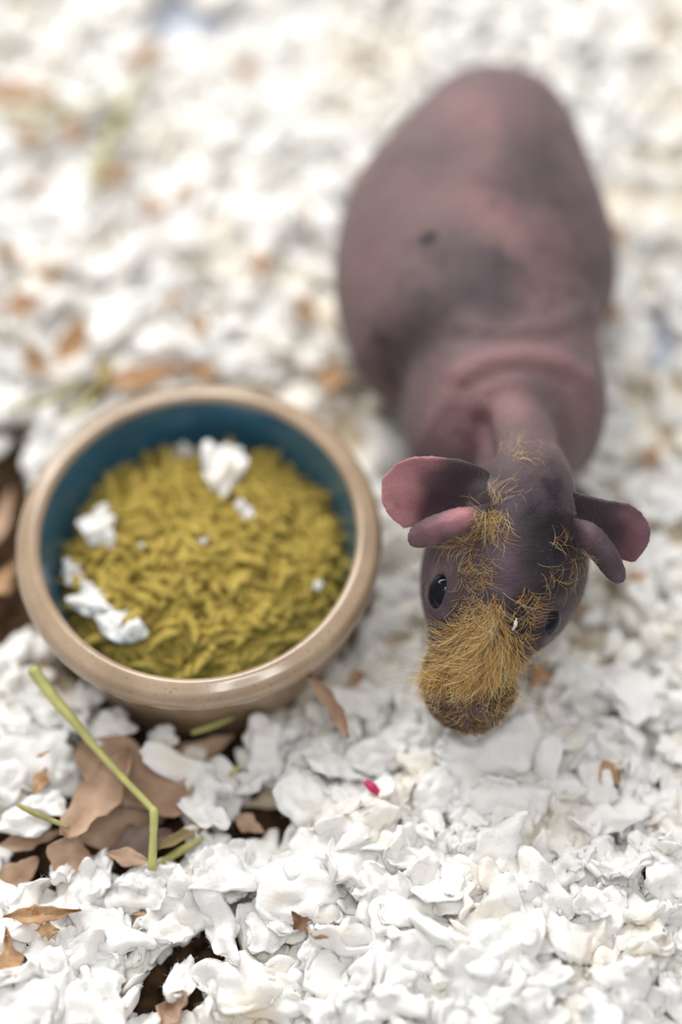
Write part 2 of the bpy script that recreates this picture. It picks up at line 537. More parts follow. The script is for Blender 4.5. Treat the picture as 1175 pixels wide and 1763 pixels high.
place_leaf('dry_leaf', 30, 1510, 0.010, 90, 80, 40, 0.1, 0.0, 'dark brown leaf piece deep in the gap at the left edge', 'leaf', LF, 7, 0.2, 0.2)
place_leaf('dry_leaf', 578, 1215, 0.026, 130, 42, -62, 0.5, 0.15, 'curled brown leaf leaning beside the right front of the bowl', 'leaf', LF, 8, 0.8, 0.1)
place_leaf('dry_leaf', 320, 1435, 0.015, 110, 32, 30, 0.2, 0.0, 'narrow greenish brown leaf right of the lower stalk', 'leaf', simple_mat('olive_leaf', srgb(160, 146, 100), srgb(136, 106, 78), 100, 0.7, (500, 0.0005, 0.7, 5)), 9, 0.3, 0.1)
place_leaf('dry_leaf', 75, 1575, 0.021, 130, 38, 5, 0.1, 0.0, 'torn tan strip of leaf lying on the lower left tufts', 'leaf', SC, 10, 0.3, 0.3, jag=0.3)
place_leaf('dry_leaf', 82, 1602, 0.021, 42, 32, 5, 0.1, 0.3, 'small square tan leaf chip under the torn strip', 'leaf', SC, 11, 0.2, 0.2, jag=0.3)
place_leaf('dry_leaf', 15, 1650, 0.020, 100, 40, 105, 0.3, 0.0, 'ragged tan scrap at the lower left edge', 'leaf', SC, 12, 0.5, 0.4, jag=0.4)
place_leaf('dry_leaf', 180, 1752, 0.016, 80, 40, 20, 0.0, 0.0, 'brown leaf piece cut by the bottom edge of the picture', 'leaf', LF, 13, 0.2, 0.2)
place_leaf('dry_leaf', 290, 1735, 0.014, 70, 60, 60, 0.5, 0.0, 'crumpled brown leaf piece standing at the bottom edge', 'leaf', LF, 14, 0.6, 0.4)
place_leaf('dry_leaf', 303, 1545, 0.013, 60, 22, -60, 0.3, 0.0, 'small upright brown chip above the round tuft', 'leaf', LF, 15, 0.4, 0.2)
place_leaf('dry_leaf', 362, 1664, 0.014, 40, 20, -10, 0.0, 0.0, 'tiny ribbed brown chip in the dark hole', 'leaf', LF, 16, 0.3, 0.2)
place_leaf('dry_leaf', 518, 1588, 0.0235, 46, 32, -55, 0.35, 0.1, 'small dark brown leaf chip held between white tufts', 'leaf', simple_mat('brown_chip', srgb(150, 112, 84), srgb(112, 80, 58), 200, 0.7, (500, 0.0005, 0.7, 5)), 17, 0.3, 0.2, jag=0.3)
place_leaf('dry_leaf', 550, 1612, 0.0235, 34, 13, -12, 0.1, 0.0, 'thin brown splinter right below the small dark leaf chip', 'leaf', SC, 18, 0.3, 0.3, jag=0.3)
place_leaf('dry_leaf', 600, 1493, 0.022, 26, 16, -60, 0.1, 0.0, 'tiny ochre chip in the bedding below the pink scrap', 'leaf', simple_mat('ochre_chip', srgb(205, 160, 95), srgb(185, 135, 75), 200, 0.7), 19, 0.3, 0.2)
place_leaf('dry_leaf', 75, 1298, 0.026, 26, 9, 30, 0.1, 0.0, 'tiny tan chip on the big round tuft', 'leaf', SC, 20, 0.2, 0.2)
place_leaf('dry_leaf', 240, 1573, 0.024, 26, 9, 0, 0.1, 0.0, 'tiny tan chip on a white tuft in the lower left', 'leaf', SC, 21, 0.2, 0.2)
place_leaf('dry_leaf', 70, 1345, 0.018, 50, 34, 70, 0.1, 0.0, 'tan leaf piece under the big round tuft', 'leaf', SC, 22, 0.2, 0.2)
place_leaf('dry_leaf', 15, 1185, 0.012, 60, 36, 0, 0.1, 0.0, 'brown leaf piece at the left edge above the stalk top', 'leaf', LF, 23, 0.2, 0.2)
place_leaf('dry_leaf', 75, 1140, 0.012, 60, 22, -60, 0.1, 0.0, 'brown leaf sliver between the bowl and the stalk top', 'leaf', LF, 24, 0.2, 0.2)
place_leaf('dry_leaf', 5, 1000, 0.010, 80, 50, 60, 0.1, 0.0, 'dark amber leaf in the shadow left of the bowl', 'leaf', SC, 25, 0.2, 0.2)
place_leaf('dry_leaf', 5, 890, 0.010, 110, 40, 80, 0.1, 0.0, 'brown leaf at the left edge above the dark gap', 'leaf', LF, 26, 0.2, 0.2)
place_leaf('dry_leaf', 250, 650, 0.022, 150, 60, 12, 0.1, 0.0, 'blurred tan leaf just behind the bowl', 'leaf', SC, 27, 0.2, 0.2)
place_leaf('dry_leaf', 165, 680, 0.023, 60, 40, 40, 0.2, 0.0, 'dark brown leaf behind the upper left of the bowl', 'leaf', simple_mat('dark_leaf', srgb(120, 80, 40), srgb(80, 55, 35), 150, 0.7), 28, 0.3, 0.3)
place_leaf('dry_leaf', 125, 590, 0.023, 110, 60, 70, 0.1, 0.0, 'blurred tan leaf beyond the bowl to the left', 'leaf', SC, 29, 0.2, 0.3)
place_leaf('dry_leaf', 40, 525, 0.023, 80, 50, 20, 0.1, 0.0, 'blurred tan leaf near the left edge', 'leaf', SC, 30, 0.2, 0.3)
place_leaf('dry_leaf', 430, 1560 - 140, 0.012, 60, 40, -30, 0.1, 0.0, 'brown chip in the gap below the small rounded tuft', 'leaf', LF, 31, 0.2, 0.2)
place_leaf('dry_leaf', 425, 122, 0.022, 45, 38, 20, 0.1, 0.0, 'blurred tan chip at the top of the picture', 'leaf', SC, 32, 0.2, 0.2)
place_leaf('dry_leaf', 25, 160, 0.024, 170, 60, -15, 0.1, 0.0, 'blurred brown leaf in the upper left corner', 'leaf', SC, 33, 0.2, 0.3)
place_leaf('dry_leaf', 250, 95, 0.024, 90, 45, 50, 0.1, 0.0, 'blurred tan leaf beside the pale patch at the top', 'leaf', SC, 34, 0.2, 0.3)
place_leaf('dry_leaf', 240, 1455, 0.010, 120, 80, 20, 0.0, 0.0, 'grey-brown leaf lying deep between stalk and small oval leaf', 'leaf', simple_mat('grey_leaf', srgb(150, 130, 120), srgb(120, 100, 90), 150, 0.7), 35, 0.2, 0.2)

# scattered brown flecks: small torn chips between the tufts
fleck_px = [(60, 320), (265, 360), (320, 330), (10, 440), (300, 520), (345, 560), (450, 455), (570, 650), (525, 540), (50, 235), (120, 225),
            (180, 640), (345, 640), (60, 620), (520, 360), (1120, 790), (1095, 995), (925, 1165), (1060, 405), (1060, 540), (1000, 1050), (615, 1165), (200, 300), (90, 470),
            (680, 1560), (830, 1530), (1000, 1640), (1090, 1560), (900, 1700), (650, 1700), (1130, 1420), (1050, 1330)]
fm = [leaf_mesh('leaf_fleck', 0.008, 0.005, 60 + i, SC, 0.3, 0.4, 6, 4, jag=0.4) for i in range(5)]
for i, (px, py) in enumerate(fleck_px):
    p0 = at(px, py, 0.014); z = ground(p0.x, p0.y) + (0.003 if py > 1400 else 0.0075); p = at(px, py, z)
    o = bpy.data.objects.new('leaf_fleck', fm[i % 5]); COL.objects.link(o); o.location = p
    o.rotation_euler = (random.gauss(0, 0.3), random.gauss(0, 0.3), random.uniform(0, 6))
    sc = random.uniform(0.6, 1.3) * (0.5 if py > 1400 else 1.7 if px < 600 else 1.2); o.scale = (sc, sc, sc)
    if py > 1400: lab, g = 'tiny brown fleck half buried in the front white bedding', 'flecks in the front bedding'
    elif px < 600: lab, g = 'small tan leaf fleck on the blurred bedding left of the animal', 'flecks left of the animal'
    else: lab, g = 'small tan leaf fleck on the bedding around the animal', 'flecks around the animal'
    tag(o, lab, 'leaf fleck', g)


def tube_mesh(name, pts, rad, mat, sides=8, flat=1.0):
    pts = [Vector(p) for p in pts]; V, F = [], []
    n = len(pts)
    for i, p in enumerate(pts):
        t = (pts[min(i + 1, n - 1)] - pts[max(i - 1, 0)]).normalized()
        a = t.cross(Vector((0, 0, 1)));
        if a.length < 1e-3: a = Vector((1, 0, 0))
        a.normalize(); b = a.cross(t)
        r = rad[i] if hasattr(rad, '__len__') else rad
        for k in range(sides):
            th = 2 * math.pi * k / sides
            V.append(p + a * math.cos(th) * r + b * math.sin(th) * r * flat)
    for i in range(n - 1):
        for k in range(sides):
            F.append((i * sides + k, i * sides + (k + 1) % sides, (i + 1) * sides + (k + 1) % sides, (i + 1) * sides + k))
    me = bpy.data.meshes.new(name); me.from_pydata([tuple(v) for v in V], [], F + [tuple(range(sides))[::-1], tuple(range((n - 1) * sides, n * sides))])
    me.materials.append(mat)
    me.polygons.foreach_set('use_smooth', np.ones(len(me.polygons), dtype=bool))
    return me


def smooth_pts(ctrl, n=6):
    out = []
    for i in range(len(ctrl) - 1):
        p0 = ctrl[max(i - 1, 0)]; p1 = ctrl[i]; p2 = ctrl[i + 1]; p3 = ctrl[min(i + 2, len(ctrl) - 1)]
        for k in range(n):
            t = k / n
            out.append(tuple(0.5 * ((2 * b) + (-a + c) * t + (2 * a - 5 * b + 4 * c - d) * t * t + (-a + 3 * b - 3 * c + d) * t ** 3) for a, b, c, d in zip(p0, p1, p2, p3)))
    out.append(tuple(ctrl[-1])); return out


def stalk(name, pix, rad, mat, label, cat, flat=0.6, n=5):
    ctrl = [at(px, py, z) for px, py, z in pix]
    pts = smooth_pts([tuple(c) for c in ctrl], n)
    r = np.interp(np.linspace(0, 1, len(pts)), np.linspace(0, 1, len(rad)), rad)
    me = tube_mesh(name, pts, list(r), mat, flat=flat)
    return tag(to_obj(name, me, pivot=pts[0]), label, cat)


stalk('grass_stalk', [(55, 1150, .034), (90, 1198, .032), (130, 1245, .030), (165, 1288, .027), (215, 1343, .025), (258, 1388, .024), (265, 1400, .024), (264, 1440, .022), (262, 1498, .018)],
      [0.0018, 0.0017, 0.0014, 0.0011, 0.0010, 0.0010, 0.0013, 0.0011, 0.0013], M['stalk'], 'kinked yellow-green stalk lying across the brown leaves', 'stalk')
stalk('hay_blade', [(330, 1262, .018), (365, 1250, .020), (402, 1235, .022)], [0.0007, 0.0010, 0.0006], M['stalk'], 'short green hay blade against the front of the bowl', 'hay blade')
stalk('hay_blade', [(268, 1492, .012), (310, 1465, .014), (350, 1442, .016)], [0.0008, 0.0013, 0.0006], M['straw'], 'pale green hay blade right of the lower stalk', 'hay blade')
stalk('hay_blade', [(30, 1385, .024), (60, 1400, .024), (120, 1425, .022)], [0.0006, 0.0009, 0.0006], M['straw'], 'straw-coloured hay blade at the left among white tufts', 'hay blade')
stalk('hay_blade', [(395, 1335, .017), (415, 1318, .018)], [0.0007, 0.0006], M['stalk'], 'tiny green hay blade beside the big square tuft', 'hay blade')
stalk('hay_blade', [(165, 330, .024), (185, 250, .024), (260, 90, .020)], [0.001, 0.0022, 0.001], M['straw'], 'blurred greenish hay blade in the upper left', 'hay blade')
stalk('hay_blade', [(0, 190, .024), (90, 200, .024), (200, 160, .022)], [0.001, 0.002, 0.001], M['straw'], 'blurred hay blade crossing the upper left corner', 'hay blade')
stalk('hay_blade', [(110, 720, .022), (150, 690, .024), (190, 620, .024)], [0.0008, 0.0014, 0.0008], M['stalk'], 'blurred green hay blade behind the bowl', 'hay blade')
stalk('hay_blade', [(20, 700, .022), (80, 690, .024), (140, 660, .024)], [0.0008, 0.0014, 0.0008], M['straw'], 'blurred pale hay blade at the left behind the bowl', 'hay blade')
stalk('pink_scrap', [(630, 1345, .024), (642, 1356, .025), (655, 1368, .023)], [0.0008, 0.0014, 0.0007], M['pink'], 'tiny bright pink scrap in the bedding below the bowl', 'scrap', flat=0.4)


# ------------------------------------------------------------------ the bowl
def glaze_mat(name, c0, c1, c2, rough, speck=0.5):
    m, t, b = new_mat(name)
    n = noise_node(t, 55, 5); n2 = noise_node(t, 900, 2)
    c = mix_col(t, ramp(t, n, 0.35, 0.68), c0, c1)
    c = mix_col(t, ramp(t, n2, 0.62, 0.72, (0, 0, 0), (speck,) * 3), c, c2)
    t.links.new(c, b.inputs['Base Color']); b.inputs['Roughness'].default_value = rough
    b.inputs['Coat Weight'].default_value = 0.5; b.inputs['Coat Roughness'].default_value = 0.08
    add_bump(t, b, 40, 0.0004, 0.4, 2)
    return m


tan = glaze_mat('tan_glaze', srgb(176, 152, 124), srgb(150, 126, 98), srgb(110, 86, 62), 0.25)
teal = glaze_mat('teal_glaze', srgb(52, 108, 134), srgb(42, 92, 120), srgb(80, 130, 150), 0.22, 0.3)


def lathe(name, prof, mat, seg=160):
    V, F = [], []
    for (r, z) in prof:
        for k in range(seg):
            a = 2 * math.pi * k / seg; V.append((r * math.cos(a), r * math.sin(a), z))
    for i in range(len(prof) - 1):
        for k in range(seg):
            k2 = (k + 1) % seg; F.append((i * seg + k, i * seg + k2, (i + 1) * seg + k2, (i + 1) * seg + k))
    return np_mesh(name, V, F, mat)


bowl = empty('food_bowl', (BX, BY, 0.0015))
tag(bowl, 'round stoneware food bowl with tan rim and teal inside, full of green food', 'bowl')
z0 = 0.0015
RT = RIMZ - z0
lw = 0.0078                                            # width of the lip
RI = BR - lw - 0.0004
arc = lambda cx, cz, rx, rz, a0, a1, n: [(cx + rx * math.cos(math.radians(a0 + (a1 - a0) * i / n)), cz + rz * math.sin(math.radians(a0 + (a1 - a0) * i / n))) for i in range(n + 1)]
wall_prof = [(0.0, 0.0008), (BR - 0.014, 0.0008), (BR - 0.0095, 0.0)] + arc(BR - 0.009, 0.004, 0.004, 0.004, -90, 0, 6) + [(BR - 0.0052, 0.016), (BR - 0.0048, 0.026), (BR - 0.0052, RT - 0.0105)]
rim_prof = [(BR - 0.0053, RT - 0.0108), (BR - 0.0044, RT - 0.0100), (BR - 0.0020, RT - 0.0092)] + arc(BR - 0.0036, RT - 0.0052, 0.0036, 0.0046, -50, 78, 14) + [(BR - 0.0045, RT - 0.0003)] + arc(BR - 0.0056, RT - 0.0022, 0.0022, 0.0022, 80, 165, 7)
in_prof = [(rim_prof[-1][0], rim_prof[-1][1]), (RI - 0.0003, RT - 0.006), (RI - 0.0012, RT - 0.014), (RI - 0.003, 0.012), (RI - 0.007, 0.006), (RI - 0.016, 0.004), (0.0, 0.0038)]
for nm, pr, mt in (('outer_wall', wall_prof, tan), ('rim', rim_prof, tan), ('inner_glaze', in_prof, teal)):
    o = to_obj(nm, lathe(nm, pr, mt), bowl)
o['label'] = 'dark teal glazed inside of the bowl'


# food: heap of curled green-brown hay pellets
def food_mat():
    m, t, b = new_mat('green_pellet')
    oi = t.nodes.new('ShaderNodeAttribute'); oi.attribute_name = 'col'
    n = noise_node(t, 350, 5)
    c = mix_col(t, ramp(t, n, 0.35, 0.7), srgb(200, 176, 90), srgb(154, 132, 60))
    big = geo_pos_noise(t, 120, 3)
    c = mix_col(t, ramp(t, big, 0.42, 0.62), c, srgb(164, 142, 66))
    t.links.new(c, b.inputs['Base Color']); b.inputs['Roughness'].default_value = 0.8; b.inputs['Specular IOR Level'].default_value = 0.2
    add_bump(t, b, 900, 0.0006, 0.9, 4)
    return m


M['food'] = food_mat()


def pellet(seed, sides=7, n=8):
    r = random.Random(seed); L = r.uniform(0.010, 0.019); w = r.uniform(0.0008, 0.0014); bend = r.uniform(-60, 60); tw = r.uniform(-0.2, 0.2)
    off = Vector((r.uniform(-50, 50), 0, 0)); V, F = [], []
    for i in range(n + 1):
        u = i / n - 0.5; c = Vector((u * L, bend * (u * L) ** 2, tw * L * math.sin(u * 5) * 0.4))
        tp = 1 - 0.55 * (abs(u) * 2) ** 6
        for k in range(sides):
            a = 2 * math.pi * k / sides
            rr = 1.12 * w * tp * (1 + 0.35 * noise.noise(Vector((u * 9, math.cos(a) * 1.2, math.sin(a) * 1.2)) + off))
            V.append((c.x, c.y + rr * 1.25 * math.cos(a), c.z + rr * 0.85 * math.sin(a)))
    for i in range(n):
        for k in range(sides):
            k2 = (k + 1) % sides; F.append((i * sides + k, (i + 1) * sides + k, (i + 1) * sides + k2, i * sides + k2))
    e0 = len(V); V.append(tuple(np.mean(V[:sides], 0))); V.append(tuple(np.mean(V[n * sides:(n + 1) * sides], 0)))
    F2 = []
    for k in range(sides):
        k2 = (k + 1) % sides
        F2.append((e0, k, k2)); F2.append((e0 + 1, n * sides + k2, n * sides + k))
    T = []
    for q in F: T.append((q[0], q[1], q[2])); T.append((q[0], q[2], q[3]))
    return np.array(V), np.array(T + F2)


FR = RI - 0.0035


def food_z(x, y):
    r = math.hypot(x, y) / FR
    return 0.022 + 0.013 * (1 - r * r) + 0.0016 * noise.noise(Vector((x * 90, y * 90, 9)))


pv = [pellet(i) for i in range(12)]
pm = [np_mesh('food_pellet', v, f, M['food']) for v, f in pv]
# inner heap: disc + joined pellets
V, F, base = [], [], 0
seg, rg = 72, 22
dv = [(0, 0, food_z(0, 0) - 0.0015)]
for i in range(1, rg + 1):
    for k in range(seg):
        a = 2 * math.pi * k / seg; r = (FR + 0.0008) * i / rg; x, y = r * math.cos(a), r * math.sin(a); dv.append((x, y, food_z(x, y) - 0.0022))
df = [(0, 1 + k, 1 + (k + 1) % seg) for k in range(seg)]
for i in range(rg - 1):
    for k in range(seg):
        a, b_, c, d = 1 + i * seg + k, 1 + i * seg + (k + 1) % seg, 1 + (i + 1) * seg + (k + 1) % seg, 1 + (i + 1) * seg + k
        df += [(a, d, c), (a, c, b_)]
put(np.array(dv), np.array(df), (0, 0, 0), np.eye(3), 1.0)
for k in range(900):
    r = FR * math.sqrt(random.random()) * 0.96; a = random.uniform(0, 6.283); x, y = r * math.cos(a), r * math.sin(a)
    v, f = random.choice(pv)
    put(v, f, (x, y, food_z(x, y) - random.uniform(-0.0003, 0.0014)), rotm(random.uniform(0, 6.28), random.gauss(0, 0.3), random.gauss(0, 0.3)), random.uniform(0.6, 0.95))
me = np_mesh('food_heap', np.concatenate(V), np.concatenate(F), M['food'])
o = to_obj('food_heap', me, loc=(BX, BY, 0))
tag(o, 'heap of broken olive-green hay pellets filling the bowl under the loose ones', 'food', kind='stuff')
cnt = 0; pl = []
while cnt < 300:
    r = FR * math.sqrt(random.random()) * 0.93; a = random.uniform(0, 6.283); x, y = r * math.cos(a), r * math.sin(a)
    if any((x - q[0]) ** 2 + (y - q[1]) ** 2 < 0.0019 ** 2 for q in pl): continue
    pl.append((x, y)); cnt += 1
    o = bpy.data.objects.new('food_pellet', pm[cnt % 12]); COL.objects.link(o)
    o.location = (BX + x, BY + y, food_z(x, y) + random.uniform(0.0004, 0.0018))
    yaw = a + math.pi / 2 + random.gauss(0, 0.5) if r > 0.7 * FR else random.uniform(0, 6.28)
    o.rotation_euler = (random.gauss(0, 0.2), random.gauss(0, 0.25), yaw); s = random.uniform(0.7, 1.1); o.scale = (s, s, s)
    where = 'in the middle of the food heap' if r < 0.45 * FR else ['near the right wall of the bowl', 'near the back wall of the bowl', 'near the left wall of the bowl', 'near the front rim of the bowl'][int(round(a / (math.pi / 2))) % 4]
    tag(o, 'olive-green hay pellet lying on top of the food ' + where, 'pellet', 'loose pellets ' + where)

# tufts that fell on the food
for (px, py, lpx, ang, lab, sc) in [
    (384, 808, 118, 85, 'largest puffy white tuft on the food near the back of the bowl', (1, 1.45, 1.5)),
    (316, 776, 48, 0, 'small white tuft behind the food next to the largest tuft', (1, 1, 1.2)),
    (424, 880, 44, -50, 'small white tuft on the food just below the largest tuft', (1, 1.1, 1.4)),
    (172, 908, 92, -70, 'white tuft on the food at the left side of the bowl', (1, 1.1, 1.3)),
    (126, 988, 62, -60, 'small ragged white tuft above the crinkled tuft in the bowl', (1, 0.8, 1.2)),
    (160, 1036, 92, -38, 'upper half of the crinkled white tuft in the front left of the bowl', (1, 1, 1.4)),
    (205, 1078, 100, -28, 'lower half of the crinkled white tuft in the front left of the bowl', (1, 0.9, 1.4)),
    (350, 932, 22, 10, 'tiny white crumb in the middle of the food', (1, 1, 1)),
    (245, 938, 16, 10, 'tiny pale crumb on the food left of centre', (1, 1, 1)),
    (548, 1008, 24, 40, 'tiny grey-white crumb on the food near the right wall', (1, 1, 1)),
]:
    p = at(px, py, 0.030); r = math.hypot(p.x - BX, p.y - BY)
    z = food_z(p.x - BX, p.y - BY) + 0.0038 + lpx / 2449 * 0.42 * 0.10
    ob = place_tuft(px, py, 0, lpx, ang, 0.1, 0.05, lab, zabs=z, sc=sc)
    ex = np.array(ob.bound_box); ex = ex.max(0) - ex.min(0)              # true to the wanted length and width
    want = lpx / ppm(ob.location); asp = {118: .80, 92: .72}.get(lpx, .7) if lpx != 92 or ang > -60 else .8
    ob.scale = (want / ex[0], want * asp / ex[1], want * .5 / ex[2])

# ------------------------------------------------------------------ the hairless guinea pig
# built as overlapping closed shells, fused into one continuous skin by a voxel remesh
SH_V, SH_F, sb = [], [], 0


def shell(v, f):
    global sb
    SH_V.extend([tuple(x) for x in v]); SH_F.extend([tuple(i + sb for i in q) for q in f]); sb += len(v)


def loft(secs, sides=40, sub=5, expo=2.0, capl=0.5):
    """secs: (centre, A, B, Bdown) vectors; smooth interpolation, rounded ends"""
    rows = []
    keys = [tuple(c) + tuple(A) + tuple(B) + tuple(D) for c, A, B, D in secs]
    for k in smooth_pts(keys, sub):
        rows.append((Vector(k[0:3]), Vector(k[3:6]), Vector(k[6:9]), Vector(k[9:12])))
    V, F = [], []
    for c, A, B, D in rows:
        for k in range(sides):
            a = 2 * math.pi * k / sides; ca, sa = math.cos(a), math.sin(a)
            ca = math.copysign(abs(ca) ** (2 / expo), ca); sa = math.copysign(abs(sa) ** (2 / expo), sa)
            V.append(c + A * ca + (B if sa > 0 else D) * sa)
    n = len(rows)
    for i in range(n - 1):
        for k in range(sides):
            k2 = (k + 1) % sides; F.append((i * sides + k, i * sides + k2, (i + 1) * sides + k2, (i + 1) * sides + k))
    for e, (i, j) in enumerate(((0, 1), (n - 1, n - 2))):
        V.append(rows[i][0] + (rows[i][0] - rows[j][0]) * capl); t = len(V) - 1
        for k in range(sides):
            k2 = (k + 1) % sides
            F.append((t, i * sides + k2, i * sides + k) if e == 0 else (t, i * sides + k, i * sides + k2))
    shell(V, F)


def blob(c, A, B, C, n=3):
    v0, f = ico(n)
    c, A, B, C = Vector(c), Vector(A), Vector(B), Vector(C)
    shell([c + A * p[0] + B * p[1] + C * p[2] for p in v0], f.tolist())


def limb(pts, rads, sides=16):
    pts = [Vector(p) for p in pts]; secs = []
    for i, p in enumerate(pts):
        t = (pts[min(i + 1, len(pts) - 1)] - pts[max(i - 1, 0)]).normalized()
        a = t.cross(Vector((0.3, 0.2, 1))).normalized(); b = a.cross(t).normalized()
        r = rads[i]; secs.append((p, a * r, b * r, b * r))
    loft(secs, sides, 4)


# trunk: px, py (picture row of the section's centre), height of centre, half width px, up, down
T = [(850, 208, .036, 92, .022, .020), (851, 222, .037, 124, .027, .026), (848, 256, .039, 150, .032, .030), (839, 310, .040, 184, .036, .033),
     (822, 380, .040, 226, .038, .034), (817, 460, .040, 243, .038, .034), (818, 530, .040, 238, .037, .034), (828, 590, .040, 216, .035, .033), (857, 642, .040, 179, .033, .031),
     (861, 690, .041, 171, .031, .030), (860, 740, .042, 165, .029, .029), (864, 790, .042, 145, .024, .027), (872, 835, .042, 115, .017, .022), (880, 865, .042, 75, .010, .014)]
secs = []
cs = [at(a, b, z) for a, b, z, *_ in T]
for i, (px, py, z, hw, up, dn) in enumerate(T):
    c = cs[i]; tn = (cs[min(i + 1, len(cs) - 1)] - cs[max(i - 1, 0)]).normalized()
    A = tn.cross(Vector((0, 0, 1))).normalized(); B = A.cross(tn).normalized()
    if B.z < 0: B = -B
    r = hw / ppm(c); secs.append((c, A * r, B * up, -(-B) * dn))
loft(secs, 56, 5, 2.15)
# belly bulges and hips, shoulders
g = lambda px, py, z: at(px, py, z)
blob(g(668, 520, .026), (.018, 0, 0), (0, .030, 0), (0, 0, .022))           # left flank lying low
blob(g(665, 578, .026), (.0135, 0, 0), (0, .0175, 0), (0, 0, .020))
blob(g(980, 480, .026), (.0155, 0, 0), (0, .028, 0), (0, 0, .022))
blob(g(770, 700, .040), (.0145, 0, 0), (0, .020, 0), (0, 0, .026))           # left shoulder
blob(g(975, 700, .040), (.0125, 0, 0), (0, .022, 0), (0, 0, .024))           # right shoulder
# neck
nk = [(880, 735, .034, 60, .012), (884, 762, .046, 74, .019), (888, 785, .054, 72, .021), (896, 820, .055, 80, .022), (900, 860, .050, 90, .022)]
secs = []; cs = [at(a, b, z) for a, b, z, *_ in nk]
for i, (px, py, z, hw, up) in enumerate(nk):
    c = cs[i]; tn = (cs[min(i + 1, 4)] - cs[max(i - 1, 0)]).normalized()
    A = tn.cross(Vector((0, 0, 1))).normalized(); B = A.cross(tn).normalized(); B = B if B.z > 0 else -B
    secs.append((c, A * (hw / ppm(c)), B * up * 0.9, B * up))
loft(secs, 32, 5)

# head frame: u to the picture's right, v towards the nose, w towards the viewer; unit = 1 px at the face
HD = 0.386; K = HD / FPX
RO = math.radians(12.5)
HU = RGT * math.cos(RO) - UPV * math.sin(RO)
HVv = -RGT * math.sin(RO) - UPV * math.cos(RO)
HW = -FWD
HO = atd(877, 1010, HD)


def hp(u, v, w):
    return HO + (HU * u + HVv * v + HW * w) * K


def px2uv(px, py):
    dx, dy = px - 877, py - 1010
    return dx * math.cos(RO) + dy * math.sin(RO), -dx * math.sin(RO) + dy * math.cos(RO)


Hs = [(-262, 6, 62, -82, 60), (-225, 6, 78, -62, 82), (-180, 4, 98, -42, 100), (-130, 2, 124, -22, 118), (-80, 2, 144, -8, 130), (-25, 1, 150, 0, 134), (30, -2, 141, -2, 132), (75, -6, 122, -6, 124),
      (110, -13, 98, -12, 112), (140, -18, 84, -20, 98), (170, -22, 84, -28, 88), (200, -22, 83, -36, 78), (230, -18, 75, -48, 66), (256, -16, 58, -62, 50), (272, -14, 36, -78, 32)]
secs = []
for v, uc, a, top, b in Hs:
    secs.append((hp(uc, v, top - b), HU * a * K, HW * b * K, HW * b * 1.05 * K))
loft(secs, 48, 5, 2.2)
# roman nose ridge, cheeks, jaw, lips
loft([(hp(-4, 10, -45), HU * 42 * K, HW * 50 * K, HW * 40 * K), (hp(-10, 90, -50), HU * 40 * K, HW * 56 * K, HW * 40 * K), (hp(-16, 160, -60), HU * 40 * K, HW * 50 * K, HW * 40 * K),
      (hp(-18, 220, -78), HU * 34 * K, HW * 38 * K, HW * 40 * K), (hp(-16, 256, -96), HU * 22 * K, HW * 24 * K, HW * 30 * K)], 28, 4)
blob(hp(-62, 190, -78), HU * 38 * K, HVv * 46 * K, HW * 34 * K)      # whisker pads
blob(hp(26, 186, -78), HU * 36 * K, HVv * 44 * K, HW * 34 * K)
blob(hp(-95, -5, -120), HU * 52 * K, HVv * 95 * K, HW * 75 * K)      # cheeks
blob(hp(82, -10, -120), HU * 52 * K, HVv * 100 * K, HW * 75 * K)
blob(hp(-14, 258, -84), HU * 26 * K, HVv * 16 * K, HW * 18 * K)      # nose pad
blob(hp(-30, 264, -78), HU * 9 * K, HVv * 8 * K, HW * 12 * K)        # nostril wings
blob(hp(2, 264, -78), HU * 9 * K, HVv * 8 * K, HW * 12 * K)
loft([(hp(-12, 60, -170), HU * 60 * K, HW * 40 * K, HW * 40 * K), (hp(-16, 150, -150), HU * 50 * K, HW * 40 * K, HW * 34 * K), (hp(-16, 215, -138), HU * 34 * K, HW * 30 * K, HW * 26 * K)], 24, 4)


# eyes: lids are rings fused into the skin
def ring(c, ax, ay, az, tube, n=36, m=10, skew=0.0):
    V, F = [], []
    for i in range(n):
        a = 2 * math.pi * i / n
        # almond: pointed toward +-ay
        ra = abs(math.cos(a)) ** 1.15 * math.copysign(1, math.cos(a))
        p = c + ax * ra + ay * math.sin(a) * (1 + 0.10 * abs(math.sin(a)) ** 6) - az * 0.18 * (math.sin(a) ** 2)
        r = (ax * ra + ay * math.sin(a)).normalized()
        for j in range(m):
            b = 2 * math.pi * j / m; V.append(p + r * math.cos(b) * tube + az.normalized() * math.sin(b) * tube * 0.8)
    for i in range(n):
        for j in range(m):
            i2, j2 = (i + 1) % n, (j + 1) % m; F.append((i * m + j, i * m + j2, i2 * m + j2, i2 * m + j))
    shell(V, F)


eyes = []
for (px, py, w, nrm, hx, hy) in [(758, 1020, -38, (-0.80, -0.02, 0.60), 24, 33), (956, 1069, -42, (0.72, -0.02, 0.69), 25, 32)]:
    u, v = px2uv(px, py)
    n = (HU * nrm[0] + HVv * nrm[1] + HW * nrm[2]).normalized()
    ay = (HVv - n * HVv.dot(n)).normalized(); ax = n.cross(ay).normalized()
    c = hp(u, v, w)
    eyes.append((c, n, ax, ay))
    blob(c - n * 26 * K, ax * 44 * K, ay * 52 * K, n * 22 * K)                      # brow / socket swelling
    ring(c + n * 1 * K, ax * (hx) * K, ay * (hy) * K, n * 22 * K, 6.0 * K)
    ring(c - n * 7 * K, ax * (hx + 13) * K, ay * (hy + 12) * K, n * 20 * K, 6.0 * K)


